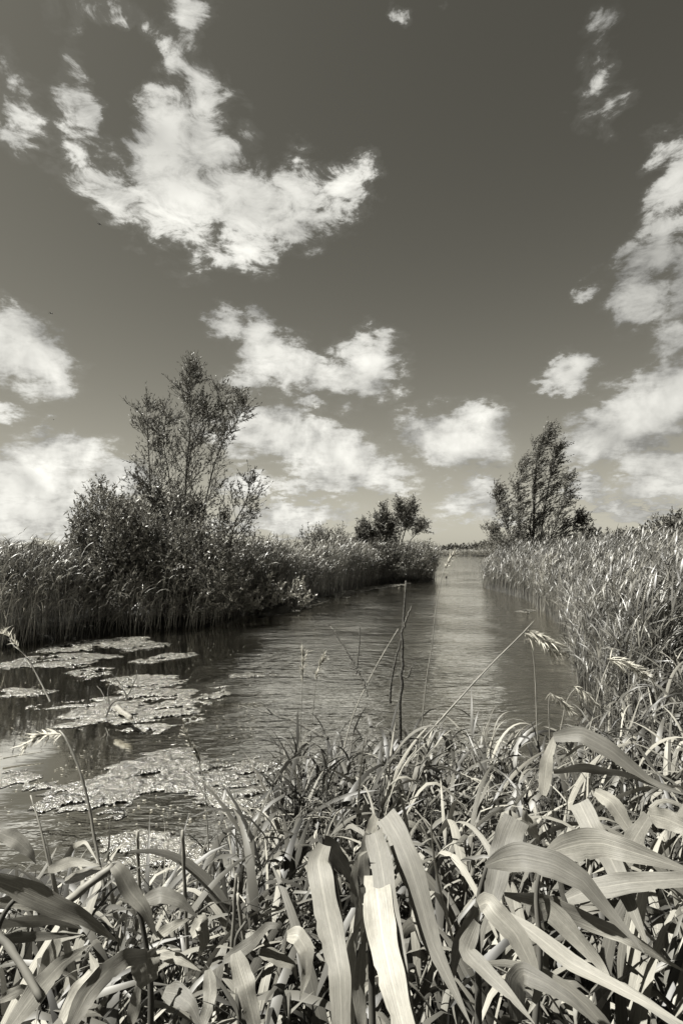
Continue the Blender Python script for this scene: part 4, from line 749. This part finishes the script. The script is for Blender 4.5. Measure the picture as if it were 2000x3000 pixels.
big_reed('large reed at the right edge with a broad leaf sweeping out of the picture', ([(1560, 3080), (1580, 2800), (1570, 2620), (1592, 2505)], .86, .88), [
    ([(1590, 2506), (1650, 2485), (1707, 2472), (1760, 2470), (1812, 2484), (1917, 2517), (2040, 2560)], .86, .74, 74, dict(roll=-.05, roll1=.1, base=.15)),
    ([(1475, 2619), (1566, 2637), (1672, 2679), (1777, 2721), (1847, 2755), (2010, 2850)], .92, .8, 58, dict(roll=-.9, roll1=-.4, base=.25)),
    ([(1658, 2634), (1742, 2602), (1847, 2584), (2020, 2574)], .95, .9, 52, dict(roll=.3, tip=False)),
    ([(1560, 2690), (1600, 2660), (1680, 2740), (1760, 2830), (1800, 2900)], .9, .8, 60, dict(roll=-.4)),
    ([(1510, 2990), (1508, 2880), (1530, 2850), (1601, 2882), (1672, 2931), (1760, 3010)], .74, .66, 56, dict(roll=.2))])
big_reed('tall reed in the right foreground with stiff folded leaves above the sweeping ones', ([(1800, 3050), (1820, 2800), (1830, 2600), (1700, 2360)], 1.0, 1.05), [
    ([(1694, 2350), (1728, 2419), (1791, 2524), (1840, 2637), (1900, 2785)], 1.05, .88, 62, dict(roll=-.1, base=.95)),
    ([(1812, 2540), (1861, 2447), (1898, 2392)], 1.0, .98, 56, dict(roll=.6, tip=False, base=.5)),
    ([(1900, 2388), (1950, 2400), (2040, 2440)], .975, .9, 54, dict(roll=-.2, base=.6, tip=False)),
    ([(1740, 2320), (1790, 2350), (1850, 2440), (1900, 2500)], 1.1, 1.05, 44, dict(roll=.2)),
    ([(1620, 2160), (1700, 2150), (1790, 2200), (1900, 2290), (2010, 2330)], 1.4, 1.25, 48, dict(roll=.2)),
    ([(1590, 2330), (1600, 2230), (1625, 2160), (1660, 2150)], 1.4, 1.4, 36, dict(roll=.3)),
    ([(1620, 2260), (1720, 2250), (1850, 2275), (1930, 2310)], 1.25, 1.2, 34, dict(roll=-.9))], r=.005)
big_reed('large reed in the bottom left corner with a long leaf arching to a squared fold', ([(200, 3080), (215, 2980), (300, 2860), (350, 2810)], .72, .75), [
    ([(196, 3030), (255, 2912), (319, 2842), (370, 2806), (432, 2800)], .68, .78, 50, dict(roll=-.1, tip=False, base=.35)),
    ([(418, 2800), (430, 2840), (436, 2884)], .775, .77, 72, dict(roll=.25, tip=False, base=.97)),
    ([(30, 3010), (115, 2893), (179, 2823), (262, 2768)], .66, .8, 54, dict(roll=.2)),
    ([(180, 2990), (240, 2890), (280, 2840), (262, 2790)], .8, .84, 50, dict(roll=.5)),
    ([(120, 2880), (150, 2800), (175, 2745), (250, 2740)], .88, .9, 40, dict(roll=.2)),
    ([(383, 3000), (398, 2930), (408, 2880), (425, 2900)], .8, .8, 34, dict(roll=.3)),
    ([(0, 2930), (60, 2900), (110, 2890)], .8, .84, 26, dict(roll=.2))])
big_reed('large reed at the left edge with several leaves streaming to the right', ([(-60, 3000), (-20, 2760), (40, 2640), (110, 2620)], .82, .86), [
    ([(-20, 2575), (60, 2605), (172, 2657), (255, 2695), (348, 2760)], .82, .9, 54, dict(roll=.15)),
    ([(0, 2440), (51, 2462), (89, 2498), (106, 2530)], 1.0, 1.0, 40, dict(roll=.2)),
    ([(-10, 2645), (60, 2640), (130, 2650), (240, 2720)], .86, .92, 34, dict(roll=.1)),
    ([(-10, 2712), (80, 2698), (160, 2700), (240, 2722)], .86, .9, 36, dict(roll=-.8)),
    ([(-10, 2750), (100, 2744), (240, 2738)], .82, .9, 24, dict(roll=.1)),
    ([(140, 2550), (210, 2524), (295, 2536)], 1.05, 1.0, 28, dict(roll=.1)),
    ([(190, 2580), (250, 2560), (310, 2540)], 1.05, 1.0, 26, dict(roll=.2)),
    ([(170, 2560), (215, 2480), (250, 2466), (290, 2530)], 1.1, 1.0, 16, dict(roll=.2))])
big_reed('reed in the lower left with a twisted pale leaf hanging beside the cut stem', ([(440, 3080), (440, 2860), (400, 2640), (338, 2540)], .92, .95), [
    ([(335, 2534), (350, 2550), (383, 2612), (421, 2657), (462, 2748)], .94, .92, 44, dict(roll=.3, base=.7)),
    ([(420, 2640), (470, 2620), (530, 2640), (580, 2690)], 1.0, 1.0, 40, dict(roll=.3)),
    ([(450, 2750), (510, 2710), (560, 2690)], .95, 1.0, 26, dict(roll=.2)),
    ([(480, 2905), (520, 2912), (560, 2945), (590, 3010)], .8, .76, 50, dict(roll=.2)),
    ([(610, 2840), (616, 2900), (610, 2950), (590, 3010)], .9, .84, 36, dict(roll=.1, tip=False)),
    ([(690, 2790), (705, 2840), (721, 2893), (748, 3010)], .88, .82, 54, dict(roll=.3, tip=False))])
big_reed('reed between the bottom left and bottom centre with looped narrow leaves', ([(700, 3080), (700, 2900), (690, 2760), (720, 2700)], 1.0, 1.02), [
    ([(655, 2815), (733, 2766), (785, 2712), (815, 2712), (830, 2750)], 1.0, 1.0, 32, dict(roll=.2)),
    ([(840, 2742), (870, 2738), (897, 2780), (900, 2842), (878, 2930)], .95, .9, 44, dict(roll=.2)),
    ([(560, 2740), (590, 2700), (600, 2760), (580, 2810)], 1.1, 1.1, 40, dict(roll=.4)),
    ([(760, 2790), (800, 2800), (860, 2830), (870, 2870)], 1.0, 1.0, 34, dict(roll=.4)),
    ([(470, 2800), (530, 2810), (590, 2845)], 1.0, 1.0, 26, dict(roll=.2))], r=.005)
for (pts, d, r_, lab) in [([(550, 2790), (546, 2700), (540, 2560), (535, 2432)], 1.25, .0045, 'upright cut reed stalk left of the lower grasses'), ([(676, 2830), (684, 2700), (692, 2560)], 1.2, .0045, 'second upright cut reed stalk, right of the taller one'),
    ([(412, 2640), (407, 2560), (402, 2436)], 1.35, .0042, 'short cut reed stalk standing before the near algae'), ([(728, 2860), (712, 2740), (696, 2620)], 1.15, .0042, 'leaning cut reed stalk beside the two upright ones')]:
    stick('cut_stalk', lab, 'reed stalk', [(pts, d, d, r_, r_ * .85)], M_DRY, None, 8)
stick('cut_stalk', 'thick pale cut reed stem lying slantwise in the lower left', 'reed stalk', [([(185, 2652), (260, 2592), (332, 2537)], .95, .98, .0075, .0065)], M_DRY, None, 8)
stick('cut_stalk', 'thick dark reed stem slanting down at the left edge', 'reed stalk', [([(-20, 2720), (51, 2804), (120, 2930)], .72, .66, .0046, .004)], M_STEM, None, 8)

# ------------------------------------------------------------------ birds
def bird(px, py, d, span, label, yaw, roll):
    c = at(px, py, d); root = empty('bird', c); L_ = span * .55
    P3 = np.array([(-.5, 0, 0), (-.42, 0, 0), (-.2, 0, 0), (.1, 0, .01), (.32, 0, .02), (.42, 0, .02), (.5, 0, .01)]) * L_; V, F = tube(P3, np.array([.01, .04, .10, .13, .10, .07, .01]) * L_, 8); obj('body', mesh('body', V, F), M_BIRD, root)
    for s in (-1, 1):
        V = np.array([(.25, s * .05, 0), (-.12, s * .05, 0), (.30, s * .35, .10), (.0, s * .38, .09), (.02, s * .75, .12), (-.10, s * .72, .11), (-.35, s * 1.0, .06), (-.36, s * .99, .06)]) * span * .5
        V = np.concatenate([V, V + [0, 0, -.012 * span]]); F = [[0, 2, 3, 1], [2, 4, 5, 3], [4, 6, 7, 5], [9, 11, 10, 8], [11, 13, 12, 10], [13, 15, 14, 12], [0, 8, 10, 2], [2, 10, 12, 4], [4, 12, 14, 6], [1, 3, 11, 9], [3, 5, 13, 11], [5, 7, 15, 13]]
        obj('wing', mesh('wing', V, np.array(F)), M_BIRD, root)
    V = np.array([(-.4, .03, 0), (-.4, -.03, 0), (-.85, -.14, 0), (-.7, 0, 0), (-.85, .14, 0)]) * L_; V = np.concatenate([V, V - [0, 0, .02 * L_]])
    obj('tail', mesh('tail', V, np.array([[0, 1, 2, 3], [0, 3, 4, 4], [6, 5, 8, 7], [5, 9, 8, 8]][:1] + [[6, 5, 8, 7]])), M_BIRD, root)
    root.rotation_euler = (R(roll), 0, R(yaw)); return tag(root, label, 'bird')
bird(292, 657, 26, .42, 'dark bird flying in the open sky below the big left cloud', 60, 50)
bird(150, 918, 40, .5, 'distant bird gliding above the left cumulus', -12, 4)
bird(157, 1229, 60, .4, 'tiny bird low in the sky at the left', 20, 10)
print('objects', len(bpy.data.objects), 'tris', sum(len(m.polygons) * 2 for m in bpy.data.meshes))
